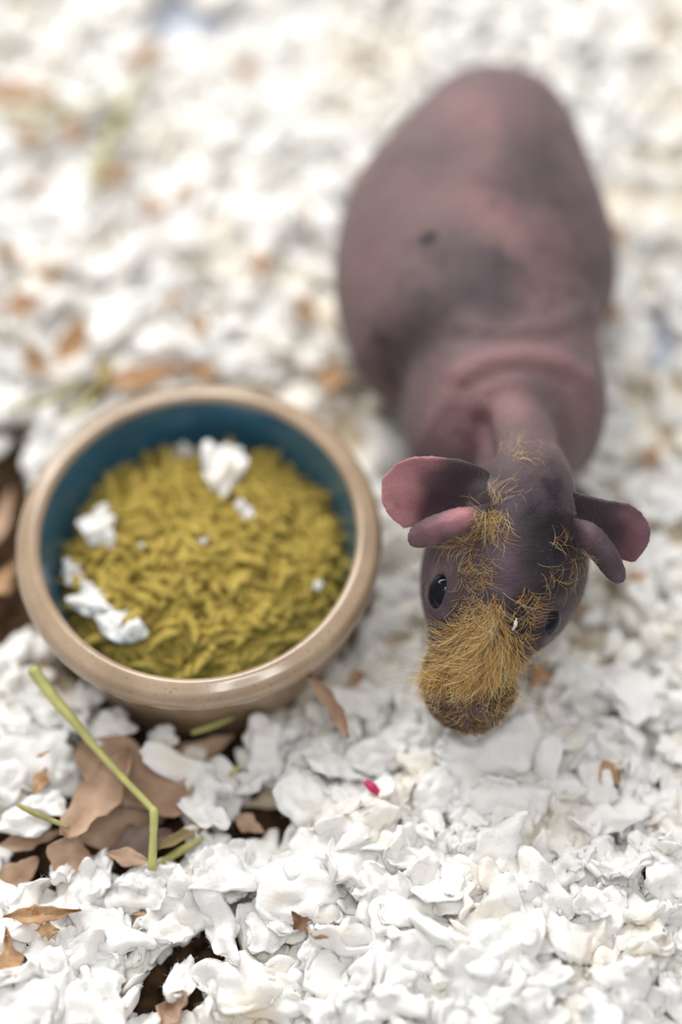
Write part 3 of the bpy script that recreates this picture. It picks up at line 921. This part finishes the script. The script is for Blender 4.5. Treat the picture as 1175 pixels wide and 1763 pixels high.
# ears: thick curved sheets given by control grids in the head frame
def sheet(grid, thick, nu=6):
    rows = [smooth_pts(r, nu) for r in grid]
    cols = list(zip(*rows)); cols = [smooth_pts(list(c), nu) for c in cols]
    n, m = len(cols), len(cols[0])
    P = np.array(cols)                               # n x m x 3 in (u,v,w)
    du = np.gradient(P, axis=0); dv = np.gradient(P, axis=1)
    N = np.cross(du, dv); N /= np.linalg.norm(N, axis=2, keepdims=True) + 1e-9
    ii, jj = np.meshgrid(np.linspace(-1, 1, n), np.linspace(-1, 1, m), indexing='ij')
    th = thick * (0.45 + 0.55 * (1 - np.abs(ii) ** 6)) * 0.5
    top = P + N * th[..., None]; bot = P - N * th[..., None]
    V = [hp(*p) for p in top.reshape(-1, 3)] + [hp(*p) for p in bot.reshape(-1, 3)]
    I = lambda i, j: i * m + j; o = n * m; F = []
    for i in range(n - 1):
        for j in range(m - 1):
            a, b, c, d = I(i, j), I(i + 1, j), I(i + 1, j + 1), I(i, j + 1)
            F.append((a, b, c, d)); F.append((o + d, o + c, o + b, o + a))
    for i in range(n - 1):
        F.append((I(i, 0), o + I(i, 0), o + I(i + 1, 0), I(i + 1, 0))); F.append((I(i, m - 1), I(i + 1, m - 1), o + I(i + 1, m - 1), o + I(i, m - 1)))
    for j in range(m - 1):
        F.append((I(0, j), I(0, j + 1), o + I(0, j + 1), o + I(0, j))); F.append((I(n - 1, j), o + I(n - 1, j), o + I(n - 1, j + 1), I(n - 1, j + 1)))
    shell(V, F)


def E(rows):
    return [[(*px2uv(a, b), w) for a, b, w in r] for r in rows]


# each row runs from the root out to the rim
sheet(E([  # left ear, rear flap: upper edge ... lower edge
    [(848, 812, -22), (812, 797, 2), (765, 788, 6), (712, 787, -8), (682, 797, -26)],
    [(846, 838, -40), (806, 822, -34), (760, 815, -34), (702, 812, -38), (659, 822, -40)],
    [(842, 862, -55), (800, 852, -62), (752, 848, -64), (700, 846, -56), (656, 856, -46)],
    [(836, 885, -66), (796, 880, -80), (752, 878, -82), (705, 876, -68), (670, 888, -52)],
    [(826, 910, -72), (790, 908, -84), (755, 910, -84), (724, 908, -72), (698, 912, -58)],
]), 9)
sheet(E([  # left ear, front fold rolled towards the viewer
    [(852, 862, -30), (815, 872, -2), (775, 878, 8), (735, 892, 8), (708, 908, 0)],
    [(846, 880, -22), (812, 886, 12), (772, 896, 24), (732, 910, 20), (700, 924, 8)],
    [(836, 900, -28), (804, 905, 8), (770, 915, 16), (735, 928, 12), (704, 938, 2)],
    [(820, 915, -45), (796, 918, -12), (768, 928, -6), (740, 938, -6), (716, 943, -8)],
]), 10)
sheet(E([  # right ear, rear flap
    [(990, 842, -40), (1018, 853, -22), (1052, 862, -16), (1088, 868, -22), (1112, 880, -32)],
    [(995, 862, -48), (1022, 872, -44), (1055, 884, -44), (1092, 888, -42), (1126, 898, -42)],
    [(1002, 885, -60), (1030, 895, -66), (1062, 906, -66), (1098, 914, -56), (1134, 920, -48)],
    [(1010, 905, -70), (1038, 918, -80), (1066, 932, -78), (1096, 942, -64), (1124, 950, -50)],
    [(1018, 925, -76), (1045, 940, -84), (1066, 955, -80), (1086, 968, -66), (1104, 972, -52)],
]), 9)
sheet(E([  # right ear, front fold
    [(992, 890, -34), (1022, 900, -12), (1048, 925, -6), (1066, 955, -6), (1080, 985, -12)],
    [(990, 905, -26), (1014, 916, 2), (1040, 940, 10), (1060, 970, 8), (1078, 1000, -2)],
    [(992, 922, -32), (1010, 935, -6), (1032, 956, 2), (1052, 982, 2), (1072, 1006, -4)],
    [(998, 938, -52), (1010, 948, -30), (1028, 966, -22), (1046, 990, -18), (1064, 1006, -14)],
]), 10)

# legs: short, under the body, feet flat on the bedding
def leg(hip, knee, ankle, toe, r):
    limb([hip, knee, ankle], [r, r * 0.72, r * 0.42])
    d = (Vector(toe) - Vector(ankle)); s = d.cross(Vector((0, 0, 1))).normalized()
    limb([ankle, Vector(ankle) + d * 0.6], [r * 0.42, r * 0.45])
    for k in (-1, 0, 1):
        b = Vector(ankle) + d * 0.5 + s * k * r * 0.3
        limb([b, b + d * 0.35 + s * k * r * 0.12 + Vector((0, 0, .001)), b + d * 0.6 + s * k * r * 0.16 - Vector((0, 0, .0015))], [r * 0.2, r * 0.17, r * 0.1], 8)


sl = g(775, 740, .035); sr = g(965, 740, .035); hl = g(700, 520, .028); hr = g(955, 500, .028)
leg(sl, sl + Vector((-.004, .006, -.012)), Vector((sl.x - .002, sl.y - .004, .014)), Vector((sl.x - .002, sl.y - .022, .013)), .011)
leg(sr, sr + Vector((.004, .006, -.012)), Vector((sr.x + .002, sr.y - .004, .014)), Vector((sr.x + .002, sr.y - .022, .013)), .011)
leg(hl, hl + Vector((-.002, -.014, -.004)), Vector((hl.x, hl.y - .004, .013)), Vector((hl.x, hl.y - .028, .013)), .014)
leg(hr, hr + Vector((.002, -.014, -.004)), Vector((hr.x, hr.y - .004, .013)), Vector((hr.x, hr.y - .028, .013)), .014)

tmp = bpy.data.meshes.new('skin_tmp'); tmp.from_pydata(SH_V, [], SH_F)
bm = bmesh.new(); bm.from_mesh(tmp)
# make every shell face outward so that the voxel remesh reads them as solids
bmesh.ops.recalc_face_normals(bm, faces=bm.faces[:]); bm.to_mesh(tmp); bm.free()
to = bpy.data.objects.new('skin_tmp', tmp); COL.objects.link(to)
md = to.modifiers.new('r', 'REMESH'); md.mode = 'VOXEL'; md.voxel_size = 0.00062; md.adaptivity = 0
md = to.modifiers.new('s', 'SMOOTH'); md.factor = 0.5; md.iterations = 9
dg = bpy.context.evaluated_depsgraph_get(); dg.update()
body_me = bpy.data.meshes.new_from_object(to.evaluated_get(dg)); body_me.name = 'body'
bpy.data.objects.remove(to); bpy.data.meshes.remove(tmp)

nV = len(body_me.vertices)
co = np.empty(nV * 3, np.float32); body_me.vertices.foreach_get('co', co); co = co.reshape(-1, 3).astype(np.float64)
# smooth the trunk harder than the face (laplacian over edges, weight by distance from the head)
ed = np.empty(len(body_me.edges) * 2, np.int32); body_me.edges.foreach_get('vertices', ed); ed = ed.reshape(-1, 2)
deg = np.bincount(ed.ravel(), minlength=nV).astype(float)
Mh = np.array([HU[:], HVv[:], HW[:]])


def local(c): return (c - np.array(HO)) @ Mh.T / K


L = local(co)
wt = np.clip((-L[:, 1] - 215) / 120, 0, 1)[:, None]
for it in range(60):
    acc = np.zeros_like(co)
    for ax_ in range(3):
        acc[:, ax_] = np.bincount(ed[:, 0], co[ed[:, 1], ax_], nV) + np.bincount(ed[:, 1], co[ed[:, 0], ax_], nV)
    co += (acc / deg[:, None] - co) * 0.6 * wt
body_me.vertices.foreach_set('co', co.astype(np.float32).ravel()); body_me.update()
nr = np.empty(nV * 3, np.float32); body_me.vertices.foreach_get('normal', nr); nr = nr.reshape(-1, 3).astype(np.float64)


def bvh_of():
    c = [tuple(x) for x in co]; return BVHTree.FromPolygons(c, [tuple(p.vertices) for p in body_me.polygons])


bvh = bvh_of()


def hit(px, py):
    r = bvh.ray_cast(CAMP, ray(px, py).normalized())
    return (r[0], r[1]) if r[0] is not None else (None, None)


# real skin folds and creases: pushed along arcs on the back and neck
def fold(pix, rad, amp):
    """polyline through points on the skin; raises (amp>0) or sinks (amp<0) the skin by amp"""
    global co
    P3 = [hit(*p)[0] for p in pix]; P3 = [tuple(p) for p in P3 if p is not None]
    if len(P3) < 2: return
    pts = np.array(smooth_pts(P3, 8))
    d = np.full(nV, 1e9)
    near = np.where(((co > pts.min(0) - 4 * rad) & (co < pts.max(0) + 4 * rad)).all(1))[0]
    for q in pts: d[near] = np.minimum(d[near], ((co[near] - q) ** 2).sum(1))
    co += nr * (amp * np.exp(-d / (rad * rad)))[:, None]


fold([(790, 640), (840, 618), (900, 612), (960, 622), (1008, 645)], .0042, .0013)
fold([(800, 668), (860, 640), (920, 638), (975, 655)], .0030, -.0009)
fold([(795, 560), (870, 568), (950, 556), (1010, 530)], .003, .0005)
fold([(780, 585), (870, 595), (960, 585), (1015, 560)], .003, -.0005)
fold([(1005, 500), (1022, 560), (1030, 620)], .003, .0009)
fold([(990, 510), (1005, 570), (1010, 640)], .002, -.0007)
fold([(830, 728), (835, 755), (838, 790)], .0032, -.0024)
fold([(972, 735), (974, 760), (978, 785)], .0030, -.0012)
fold([(800, 655), (770, 690), (740, 740)], .0035, .0008)
fold([(655, 600), (668, 630), (678, 665)], .003, -.0016)
fold([(806, 1222), (804, 1240), (802, 1262)], .0010, -.0006)
# face: brow creases and hollow beside the muzzle
for s_, cx in ((1, 800), (-1, 925)):
    fold([(cx, 990), (cx - s_ * 6, 1030), (cx - s_ * 10, 1070)], .0016, .0003)
fold([(735, 1120), (755, 1135), (778, 1142)], .0022, -.0007)
fold([(905, 1150), (922, 1135), (940, 1128)], .0022, -.0007)
# small wrinkles everywhere
wn = np.array([noise.noise(Vector(p * 160)) + 0.6 * noise.noise(Vector(p * 420)) for p in co.tolist() and [Vector(q) for q in co]])
co += nr * (wn * 0.00016)[:, None]
body_me.vertices.foreach_set('co', co.astype(np.float32).ravel()); body_me.update()
body_me.polygons.foreach_set('use_smooth', np.ones(len(body_me.polygons), dtype=bool))
body_me.vertices.foreach_get('normal', nrb := np.empty(nV * 3, np.float32)); nr = nrb.reshape(-1, 3).astype(np.float64)
bvh = bvh_of()
L = local(co)

# skin colour in spots: mostly pigment, with shade painted into the neck crease
mott = np.array([noise.noise(Vector(q) * 95) for q in co.tolist()])
mo2 = np.array([noise.noise(Vector(q) * 240) for q in co.tolist()])
col = np.tile(np.array(srgb(112, 93, 92)), (nV, 1))
headw = np.clip((L[:, 1] + 240) / 60, 0, 1)[:, None]
col = col * (1 - headw) + np.array(srgb(78, 65, 69)) * headw


def spot(px, py, rx, c, wgt=1.0, back=0.0):
    global col
    p, n = hit(px, py)
    if p is None: return
    r = rx / ppm(p)
    d = ((co - np.array(p)) ** 2).sum(1) / (r * r) * np.clip(1 + 0.9 * mott + 0.7 * mo2, 0.25, 3) if rx > 14 else ((co - np.array(p)) ** 2).sum(1) / (r * r)
    k = (wgt * np.exp(-d))[:, None]
    col = col * (1 - k) + np.array(srgb(*c)) * k


PK, DK, DB, EP = (152, 113, 113), (84, 72, 75), (42, 36, 39), (204, 142, 144)
for (x, y, r, c, w_) in [
    (830, 205, 45, PK, .6), (800, 170, 50, PK, .4), (840, 265, 35, PK, .45), (760, 330, 50, PK, .15), (700, 320, 60, PK, .25), (770, 330, 60, PK, .12), (850, 365, 42, PK, .65), (880, 410, 36, PK, .5), (830, 340, 40, PK, .4),
    (640, 430, 60, PK, .25), (650, 540, 60, PK, .15), (960, 420, 60, PK, .15), (930, 500, 50, PK, .25), (950, 560, 50, PK, .2),
    (905, 250, 50, DK, .7), (930, 310, 60, DK, .75), (880, 300, 40, DK, .4), (890, 360, 30, DK, .2), (800, 450, 42, DK, .8), (840, 480, 50, DK, .8), (790, 500, 60, DK, .6), (860, 520, 45, DK, .6), (710, 270, 40, DK, .35), (740, 280, 40, DK, .4),
    (700, 560, 60, DK, .55), (720, 610, 60, DK, .5), (690, 650, 40, DK, .6), (770, 540, 60, DK, .35), (660, 370, 50, DK, .3), (1035, 470, 60, DK, .35), (1000, 350, 60, DK, .2), (760, 430, 30, DK, .2),
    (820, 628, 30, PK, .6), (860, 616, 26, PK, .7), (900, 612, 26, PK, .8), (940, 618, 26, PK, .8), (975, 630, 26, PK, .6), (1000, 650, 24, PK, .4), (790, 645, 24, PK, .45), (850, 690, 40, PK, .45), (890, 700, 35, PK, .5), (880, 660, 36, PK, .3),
    (770, 680, 40, PK, .35), (740, 730, 40, PK, .25), (1000, 700, 40, PK, .35), (930, 670, 40, DK, .4), (820, 760, 34, (92, 52, 62), .7),  # last spot: shade painted into the crease between left shoulder and neck
    (737, 410, 10, (30, 26, 32), .95), (729, 415, 8, (30, 26, 32), .9), (745, 405, 7, (34, 30, 36), .8),
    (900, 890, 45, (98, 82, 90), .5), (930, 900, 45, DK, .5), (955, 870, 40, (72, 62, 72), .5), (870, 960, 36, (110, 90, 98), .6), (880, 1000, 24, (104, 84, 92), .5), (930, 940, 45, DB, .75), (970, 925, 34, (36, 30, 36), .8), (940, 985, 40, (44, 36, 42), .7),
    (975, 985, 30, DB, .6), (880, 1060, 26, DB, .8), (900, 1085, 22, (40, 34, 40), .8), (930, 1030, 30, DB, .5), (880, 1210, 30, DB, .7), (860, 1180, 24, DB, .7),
    (805, 1240, 26, (118, 96, 104), .6), (800, 1262, 16, (96, 76, 86), .7), (765, 1230, 22, (72, 58, 62), .5), (740, 1060, 24, (108, 88, 92), .4), (950, 1110, 24, (112, 94, 98), .4), (775, 960, 20, (96, 78, 82), .4),
    (700, 810, 32, EP, .8), (680, 830, 30, EP, .85), (675, 865, 28, EP, .85), (700, 890, 24, EP, .7), (740, 795, 22, EP, .55), (715, 850, 22, EP, .5), (690, 845, 30, EP, .5),
    (752, 855, 24, (80, 50, 58), .9), (735, 885, 16, (86, 54, 62), .8), (785, 825, 20, (72, 54, 60), .8), (820, 850, 16, (128, 104, 108), .6), (835, 835, 14, (140, 128, 134), .6),
    (800, 885, 20, EP, .8), (775, 897, 20, (196, 138, 146), .7), (745, 912, 18, (160, 110, 120), .7), (715, 930, 18, (140, 98, 108), .7),
    (1080, 885, 18, (150, 108, 116), .7), (1105, 905, 22, (156, 112, 120), .7), (1100, 940, 24, (142, 98, 108), .7), (1085, 955, 16, (120, 78, 88), .6), (1058, 910, 18, (78, 58, 66), .8), (1040, 870, 20, (84, 70, 78), .6),
    (1015, 905, 16, (112, 92, 98), .6), (1015, 930, 12, (118, 82, 88), .5), (1040, 950, 14, (96, 80, 88), .5), (1070, 995, 12, (104, 92, 100), .5),
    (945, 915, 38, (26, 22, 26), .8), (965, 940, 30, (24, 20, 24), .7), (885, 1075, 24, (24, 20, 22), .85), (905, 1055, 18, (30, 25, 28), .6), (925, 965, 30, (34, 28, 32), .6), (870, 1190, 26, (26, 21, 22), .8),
    (746, 985, 14, (118, 98, 102), .6), (735, 1020, 12, (116, 96, 100), .6), (765, 1062, 14, (112, 94, 98), .6), (785, 1005, 10, (104, 86, 90), .5),
    (985, 1060, 12, (116, 98, 104), .6), (945, 1102, 12, (122, 104, 110), .7), (930, 1060, 10, (100, 84, 90), .5), (965, 1035, 12, (108, 92, 98), .5),
]:
    spot(x, y, r * 1.15, c, w_)
col *= (1 + 0.13 * mott + 0.10 * mo2)[:, None]
col = np.clip(col, 0.004, 0.9)
set_col(body_me, col)


def skin_mat():
    m, t, b = new_mat('bare_skin')
    a = t.nodes.new('ShaderNodeAttribute'); a.attribute_name = 'col'
    n = noise_node(t, 1400, 3)
    c = mix_col(t, ramp(t, n, 0.35, 0.65), a.outputs['Color'], (1, 1, 1))
    mx = t.nodes.new('ShaderNodeMix'); mx.data_type = 'RGBA'; mx.blend_type = 'MULTIPLY'; mx.inputs[0].default_value = 1.0
    t.links.new(a.outputs['Color'], mx.inputs[6]); t.links.new(ramp(t, n, 0.3, 0.7, (.82, .82, .82), (1, 1, 1)), mx.inputs[7])
    t.links.new(mx.outputs[2], b.inputs['Base Color'])
    b.inputs['Roughness'].default_value = 0.62; b.inputs['Specular IOR Level'].default_value = 0.25
    b.inputs['Subsurface Weight'].default_value = 0.06; b.inputs['Subsurface Radius'].default_value = (1.0, 0.35, 0.25); b.inputs['Subsurface Scale'].default_value = 0.0015
    b.inputs['Sheen Weight'].default_value = 0.07; b.inputs['Sheen Roughness'].default_value = 0.45; b.inputs['Sheen Tint'].default_value = (0.9, 0.85, 0.85, 1)
    add_bump(t, b, 500, 0.0006, 0.5, 4, stretch=(1, 1.6, 1))
    add_bump(t, b, 1800, 0.0003, 0.5, 3)
    return m


body_me.materials.clear(); body_me.materials.append(skin_mat())
ctr = at(850, 560, .013)
pig = empty('guinea_pig', (ctr.x, ctr.y, 0.012))
tag(pig, 'hairless dark guinea pig with golden whiskery muzzle standing beside the bowl', 'guinea pig')
body = to_obj('body', body_me, pig, pivot=pig.location)

# eyeballs
m, t, b = new_mat('eye'); b.inputs['Base Color'].default_value = (0.002, 0.0025, 0.006, 1); b.inputs['Roughness'].default_value = 0.05
b.inputs['IOR'].default_value = 1.33
for c, n, ax, ay in eyes:
    v0, f = ico(4)
    R = 31.5 * K
    pts = [c - n * 15 * K + ax * p[0] * R * 0.93 + ay * p[1] * R * 1.08 + n * p[2] * R * 0.95 for p in v0]
    e = to_obj('eye', np_mesh('eye', [tuple(p) for p in pts], f, m), pig, pivot=c - n * 17 * K)
    e.location = (c - n * 17 * K) - pig.location
    e['label'] = 'glossy black eye'
bpy.context.view_layer.update()

# ------------------------------------------------------------------ fur
EYEC = [c for c, *_ in eyes]


def fur_mat():
    m, t, b = new_mat('fur')
    a = t.nodes.new('ShaderNodeAttribute'); a.attribute_name = 'col'
    t.links.new(a.outputs['Color'], b.inputs['Base Color']); b.inputs['Roughness'].default_value = 0.45; b.inputs['Specular IOR Level'].default_value = 0.35
    return m


def strands(name, roots, mat, parent, label=None, seg=7):
    """roots: (point, direction, normal, length m, radius m, curl, colour root, colour tip)"""
    n = len(roots); V = np.empty((n, seg, 3, 3)); C = np.empty((n, seg, 3, 3))
    for i, (p, d, nm, ln, rad, curl, c0, c1) in enumerate(roots):
        d = Vector(d).normalized(); nm = Vector(nm); p = Vector(p) - nm * 0.0001
        side = d.cross(nm).normalized(); cur = d.copy(); st = ln / (seg - 1)
        off = Vector((random.uniform(-9, 9),) * 3); sg = random.choice((-1, 1)) * curl
        q = p.copy(); wob = curl * 0.6
        for k in range(seg):
            u = k / (seg - 1); r = rad * (1 - 0.75 * u ** 1.5)
            a = cur.cross(nm); a = a.normalized() if a.length > 1e-5 else side; b_ = cur.cross(a)
            for j in range(3):
                th = 2.094 * j; V[i, k, j] = (q + a * (r * math.cos(th)) + b_ * (r * math.sin(th)))[:]
            C[i, k] = np.array(c0) * (1 - u) + np.array(c1) * u
            cur = (cur + side * (sg * 0.42 + random.gauss(0, wob * 0.22)) - nm * (0.04 + 0.10 * u)).normalized()
            q = q + cur * st
    idx = (np.arange(n)[:, None, None] * seg + np.arange(seg - 1)[None, :, None]) * 3 + np.arange(3)[None, None, :]
    nx = (np.arange(n)[:, None, None] * seg + np.arange(seg - 1)[None, :, None]) * 3 + (np.arange(3)[None, None, :] + 1) % 3
    F = np.stack([idx, nx, nx + 3, idx + 3], -1).reshape(-1, 4)
    me = np_mesh(name, V.reshape(-1, 3), F, mat, cols=C.reshape(-1, 3))
    o = to_obj(name, me, parent, pivot=parent.location)
    o['kind'] = 'stuff'
    if label: o['label'] = label
    return o


FM = fur_mat()
GOLD = [srgb(252, 208, 140), srgb(240, 190, 116), srgb(224, 168, 96), srgb(255, 224, 170), srgb(170, 118, 66)]
DARKH = [srgb(60, 44, 36), srgb(90, 66, 48), srgb(40, 32, 30)]


def screen_dir(dx, dy, n, lift=0.25):
    d = RGT * dx - UPV * dy; n = Vector(n)
    d = d - n * d.dot(n)
    if d.length < 1e-5: d = Vector((0, -1, 0))
    return d.normalized() + n * lift


def ok(p, m=36):
    return all((Vector(p) - c).length > m * K for c in EYEC)


def patch(lst, cx, cy, rx, ry, ang, n, dirf, ln, rad, curl, cols, lift=0.25, dark=0.1):
    """dirf(px,py)->(dx,dy) in the picture's plane at authoring; roots sit on the skin itself"""
    ca, sa = math.cos(math.radians(ang)), math.sin(math.radians(ang))
    for _ in range(int(n * (0.85 if lst is muz else 0.68 if lst is head_f else 0.4))):
        while True:
            a, b = random.gauss(0, 0.45), random.gauss(0, 0.45)
            if a * a + b * b < 1: break
        px = cx + a * rx * ca - b * ry * sa; py = cy + a * rx * sa + b * ry * ca
        # clumps
        cl = noise.noise(Vector((px * 0.07, py * 0.07, 0)))
        if cl < (-0.2 if lst is muz else 0.0) and random.random() < 0.85: continue
        p, nn = hit(px, py)
        if p is None or not ok(p): continue
        dx, dy = dirf(px, py)
        an = math.atan2(dy, dx) + random.gauss(0, 0.2) + 0.9 * noise.noise(Vector((px * 0.05, py * 0.05, 5)))
        c = random.choice(DARKH) if random.random() < dark else random.choice(cols)
        tip = tuple(min(1, x * 1.25) for x in c)
        lst.append((p, screen_dir(math.cos(an), math.sin(an), nn, lift * random.uniform(0.5, 1.6)), nn, ln * K * random.uniform(0.6, 1.3), rad * random.uniform(0.7, 1.2), curl * random.uniform(0.4, 1.5), tuple(x * 0.75 for x in c), tip))


muz, head_f, neck_f = [], [], []
fan = lambda px, py: ((px - 858) / 70.0 - 0.12, 0.75 + max(0, (1150 - py)) / 300)


def fanm(px, py):
    dx = (px - 862) / 55.0; dx = max(-2.0, min(1.1, dx)); return (dx, 0.85)


R0 = 0.000052
patch(muz, 815, 1120, 80, 55, -22, 1500, fanm, 62, R0, 0.25, GOLD, 0.3, 0.16)
patch(muz, 850, 1120, 62, 62, 0, 900, fanm, 66, R0, 0.2, GOLD, 0.35, 0.10)
patch(muz, 780, 1160, 70, 45, 10, 1000, lambda x, y: (-1, 0.35), 50, R0, 0.35, GOLD, 0.3, 0.2)
patch(muz, 870, 1150, 45, 50, 10, 500, lambda x, y: (0.5, 1), 48, R0, 0.3, GOLD, 0.3, 0.2)
patch(muz, 850, 1065, 22, 55, 12, 420, lambda x, y: (-0.25 if x < 858 else 0.2, -0.2 + 1.0), 42, R0, 0.4, GOLD, 0.3, 0.1)
patch(muz, 810, 1090, 55, 22, 0, 350, lambda x, y: (-1, 0.3), 45, R0, 0.5, GOLD, 0.3, 0.15)
patch(muz, 800, 1225, 66, 44, 0, 700, lambda x, y: ((x - 805) / 40, 0.5), 22, R0 * .8, 0.4, GOLD[1:] + DARKH[:2], 0.2, 0.6)
patch(muz, 805, 1252, 52, 30, 0, 800, lambda x, y: ((x - 805) / 40, 0.6), 18, R0 * .8, 0.4, GOLD[2:] + DARKH[:2], 0.3, 0.35)
patch(muz, 870, 1215, 40, 30, -20, 380, lambda x, y: (0.8, 0.3), 30, R0 * .9, 0.5, GOLD, 0.3, 0.35)
patch(muz, 860, 1185, 40, 22, 0, 300, lambda x, y: (0.3, 1), 36, R0, 0.4, DARKH, 0.2, 1.0)
# column from the left ear base down to the muzzle, left of the midline
patch(head_f, 846, 884, 34, 36, 20, 420, lambda x, y: (-0.75, 0.65) if y > 872 else (0.1, -1), 46, R0, 0.6, GOLD[:4], 0.35, 0.05)
patch(head_f, 850, 905, 30, 38, 0, 200, lambda x, y: (0.2, 0.9), 34, R0, 0.7, GOLD, 0.3, 0.12)
patch(head_f, 805, 935, 55, 24, -10, 260, lambda x, y: (-1, 0.4), 44, R0 * .9, 0.6, GOLD, 0.3, 0.25)
patch(head_f, 818, 975, 42, 34, 0, 340, lambda x, y: (0.3, 1), 32, R0 * .9, 0.9, GOLD[:5], 0.3, 0.15)
patch(head_f, 818, 1025, 34, 44, 8, 420, lambda x, y: (0.1, 1), 30, R0 * .9, 1.0, GOLD, 0.3, 0.15)
patch(head_f, 822, 1065, 32, 30, 0, 300, lambda x, y: (-0.5, 0.8), 36, R0, 0.8, GOLD, 0.3, 0.1)
# right of the midline: curly darker gold
patch(head_f, 910, 1040, 26, 42, 14, 260, lambda x, y: (0.2, 1), 34, R0 * .9, 1.2, GOLD[1:], 0.35, 0.15)
patch(head_f, 908, 1088, 22, 26, 0, 130, lambda x, y: (0.4, 0.9), 34, R0 * .9, 1.0, GOLD[2:], 0.3, 0.5)
patch(head_f, 960, 985, 48, 26, 10, 90, lambda x, y: (0.6, 0.6), 40, R0 * .8, 1.1, GOLD[1:], 0.3, 0.3)
patch(head_f, 1000, 960, 30, 26, 40, 170, lambda x, y: (0.6, 0.8), 36, R0 * .8, 0.8, GOLD[2:], 0.25, 0.2)
patch(head_f, 960, 935, 24, 14, 10, 40, lambda x, y: (0.5, -0.2), 34, R0, 1.2, GOLD[1:], 0.4, 0.0)
patch(head_f, 1005, 1010, 22, 34, 20, 110, lambda x, y: (0.4, 0.9), 30, R0 * .7, 0.8, GOLD[2:], 0.3, 0.6)
# neck fuzz
patch(neck_f, 880, 770, 50, 26, 0, 190, lambda x, y: (0.7, -0.4), 30, R0 * .7, 1.1, GOLD[1:4], 0.35, 0.0)
patch(neck_f, 885, 792, 44, 8, -5, 120, lambda x, y: (1, -0.05), 34, R0 * .8, 0.5, GOLD[:4], 0.35, 0.0)
patch(neck_f, 870, 840, 36, 40, 0, 150, lambda x, y: (0.6, 0.5), 22, R0 * .6, 1.0, GOLD[1:4], 0.3, 0.0)
patch(neck_f, 838, 842, 12, 34, -25, 160, lambda x, y: (-0.3, -1), 26, R0 * .5, 0.3, [srgb(190, 178, 178)], 0.3, 0.0)
patch(neck_f, 860, 720, 60, 40, 0, 120, lambda x, y: (0.6, 0.4), 16, R0 * .5, 0.8, GOLD[1:4], 0.3, 0.0)

# hairs round the sides of the muzzle, cheeks and chin (all around, not only what this view sees)
pc = np.array([[*p.center] for p in body_me.polygons]) + np.array(pig.location)
pn = np.array([[*p.normal] for p in body_me.polygons]); PL = local(pc)
def around(lst, v0, v1, wmax, n, ln, cols, rad=R0 * .8, lift=0.5, dark=0.2, curl=0.4):
    idx = np.where((PL[:, 1] > v0) & (PL[:, 1] < v1) & (PL[:, 2] < wmax))[0]
    for i in rng.choice(idx, n):
        p, nn = Vector(pc[i]), Vector(pn[i])
        if not ok(p, 42): continue
        u = PL[i, 0] + 12
        d = HU * (0.9 * (1 if u > 0 else -1)) + HVv * 0.5 - HW * 0.3; d = d - nn * d.dot(nn)
        d = d.normalized() + nn * lift + Vector(rng.normal(0, .25, 3))
        c = random.choice(DARKH) if random.random() < dark else random.choice(cols)
        lst.append((p, d, nn, ln * K * random.uniform(.5, 1.3), rad, curl, c, tuple(min(1, x * 1.3) for x in c)))
around(muz, 150, 245, -40, 1000, 24, GOLD, dark=0.25)
around(muz, 238, 300, 0, 900, 16, GOLD[2:], R0 * .6, 0.3, 0.6)
around(head_f, 90, 150, -60, 500, 20, GOLD[2:], R0 * .6, 0.4, 0.55)
around(head_f, -60, 90, -70, 500, 13, GOLD[2:], R0 * .5, 0.5, 0.6)

strands('muzzle_fur', muz, FM, pig, 'dense golden fur fanning over the muzzle')
strands('forehead_fur', head_f, FM, pig, 'sparse curly golden fur on the forehead')
strands('neck_fuzz', neck_f, FM, pig, 'thin pale gold fuzz on the nape')
# whiskers
wh = []
for s_, cu in ((-1, -100), (1, 62)):
    for k in range(9):
        u, v = cu + s_ * random.uniform(-8, 4), random.uniform(165, 215)
        p, nn, _, _ = bvh.find_nearest(hp(u, v, -70))
        d = HU * s_ * 1.0 + HVv * random.uniform(-.1, .5) + HW * random.uniform(-.4, .2)
        wh.append((p, d, nn, K * random.uniform(80, 150), 0.00003, 0.12, srgb(150, 120, 90), srgb(210, 180, 140)))
strands('whiskers', wh, FM, pig, 'fine long whiskers', 9)
# velvety down: very short hairs that blur the outline of the skin
down = []
for i in rng.choice(len(pc), 9000):
    if PL[i, 1] < -330: continue
    p, nn = Vector(pc[i]), Vector(pn[i])
    if not ok(p, 34): continue
    d = HVv * 0.5 + nn * 0.6 + Vector(rng.normal(0, .4, 3))
    down.append((p, d, nn, K * random.uniform(4, 9), 0.000018, 0.2, srgb(130, 105, 100), srgb(190, 165, 155)))
strands('skin_down', down, FM, pig, 'very short pale down on the bare skin', 4)

# a white paper shred caught in the forehead fur
p0, n0 = hit(888, 1064)
if p0 is not None:
    pp = []
    for x, y, l in ((886, 1062, 10), (884, 1070, 12), (880, 1076, 12), (877, 1083, 9)):
        q, nn = hit(x, y); pp.append(tuple(q + nn * l * K))
    me = tube_mesh('paper_shred', smooth_pts(pp, 4), [.0002] * 3 + [.0005] * 5 + [.0003] * 5, M['fluff'], 6, 0.4)
    tag(to_obj('paper_shred', me, pivot=pp[0]), 'tiny white paper shred caught in the fur between the eyes', 'scrap')
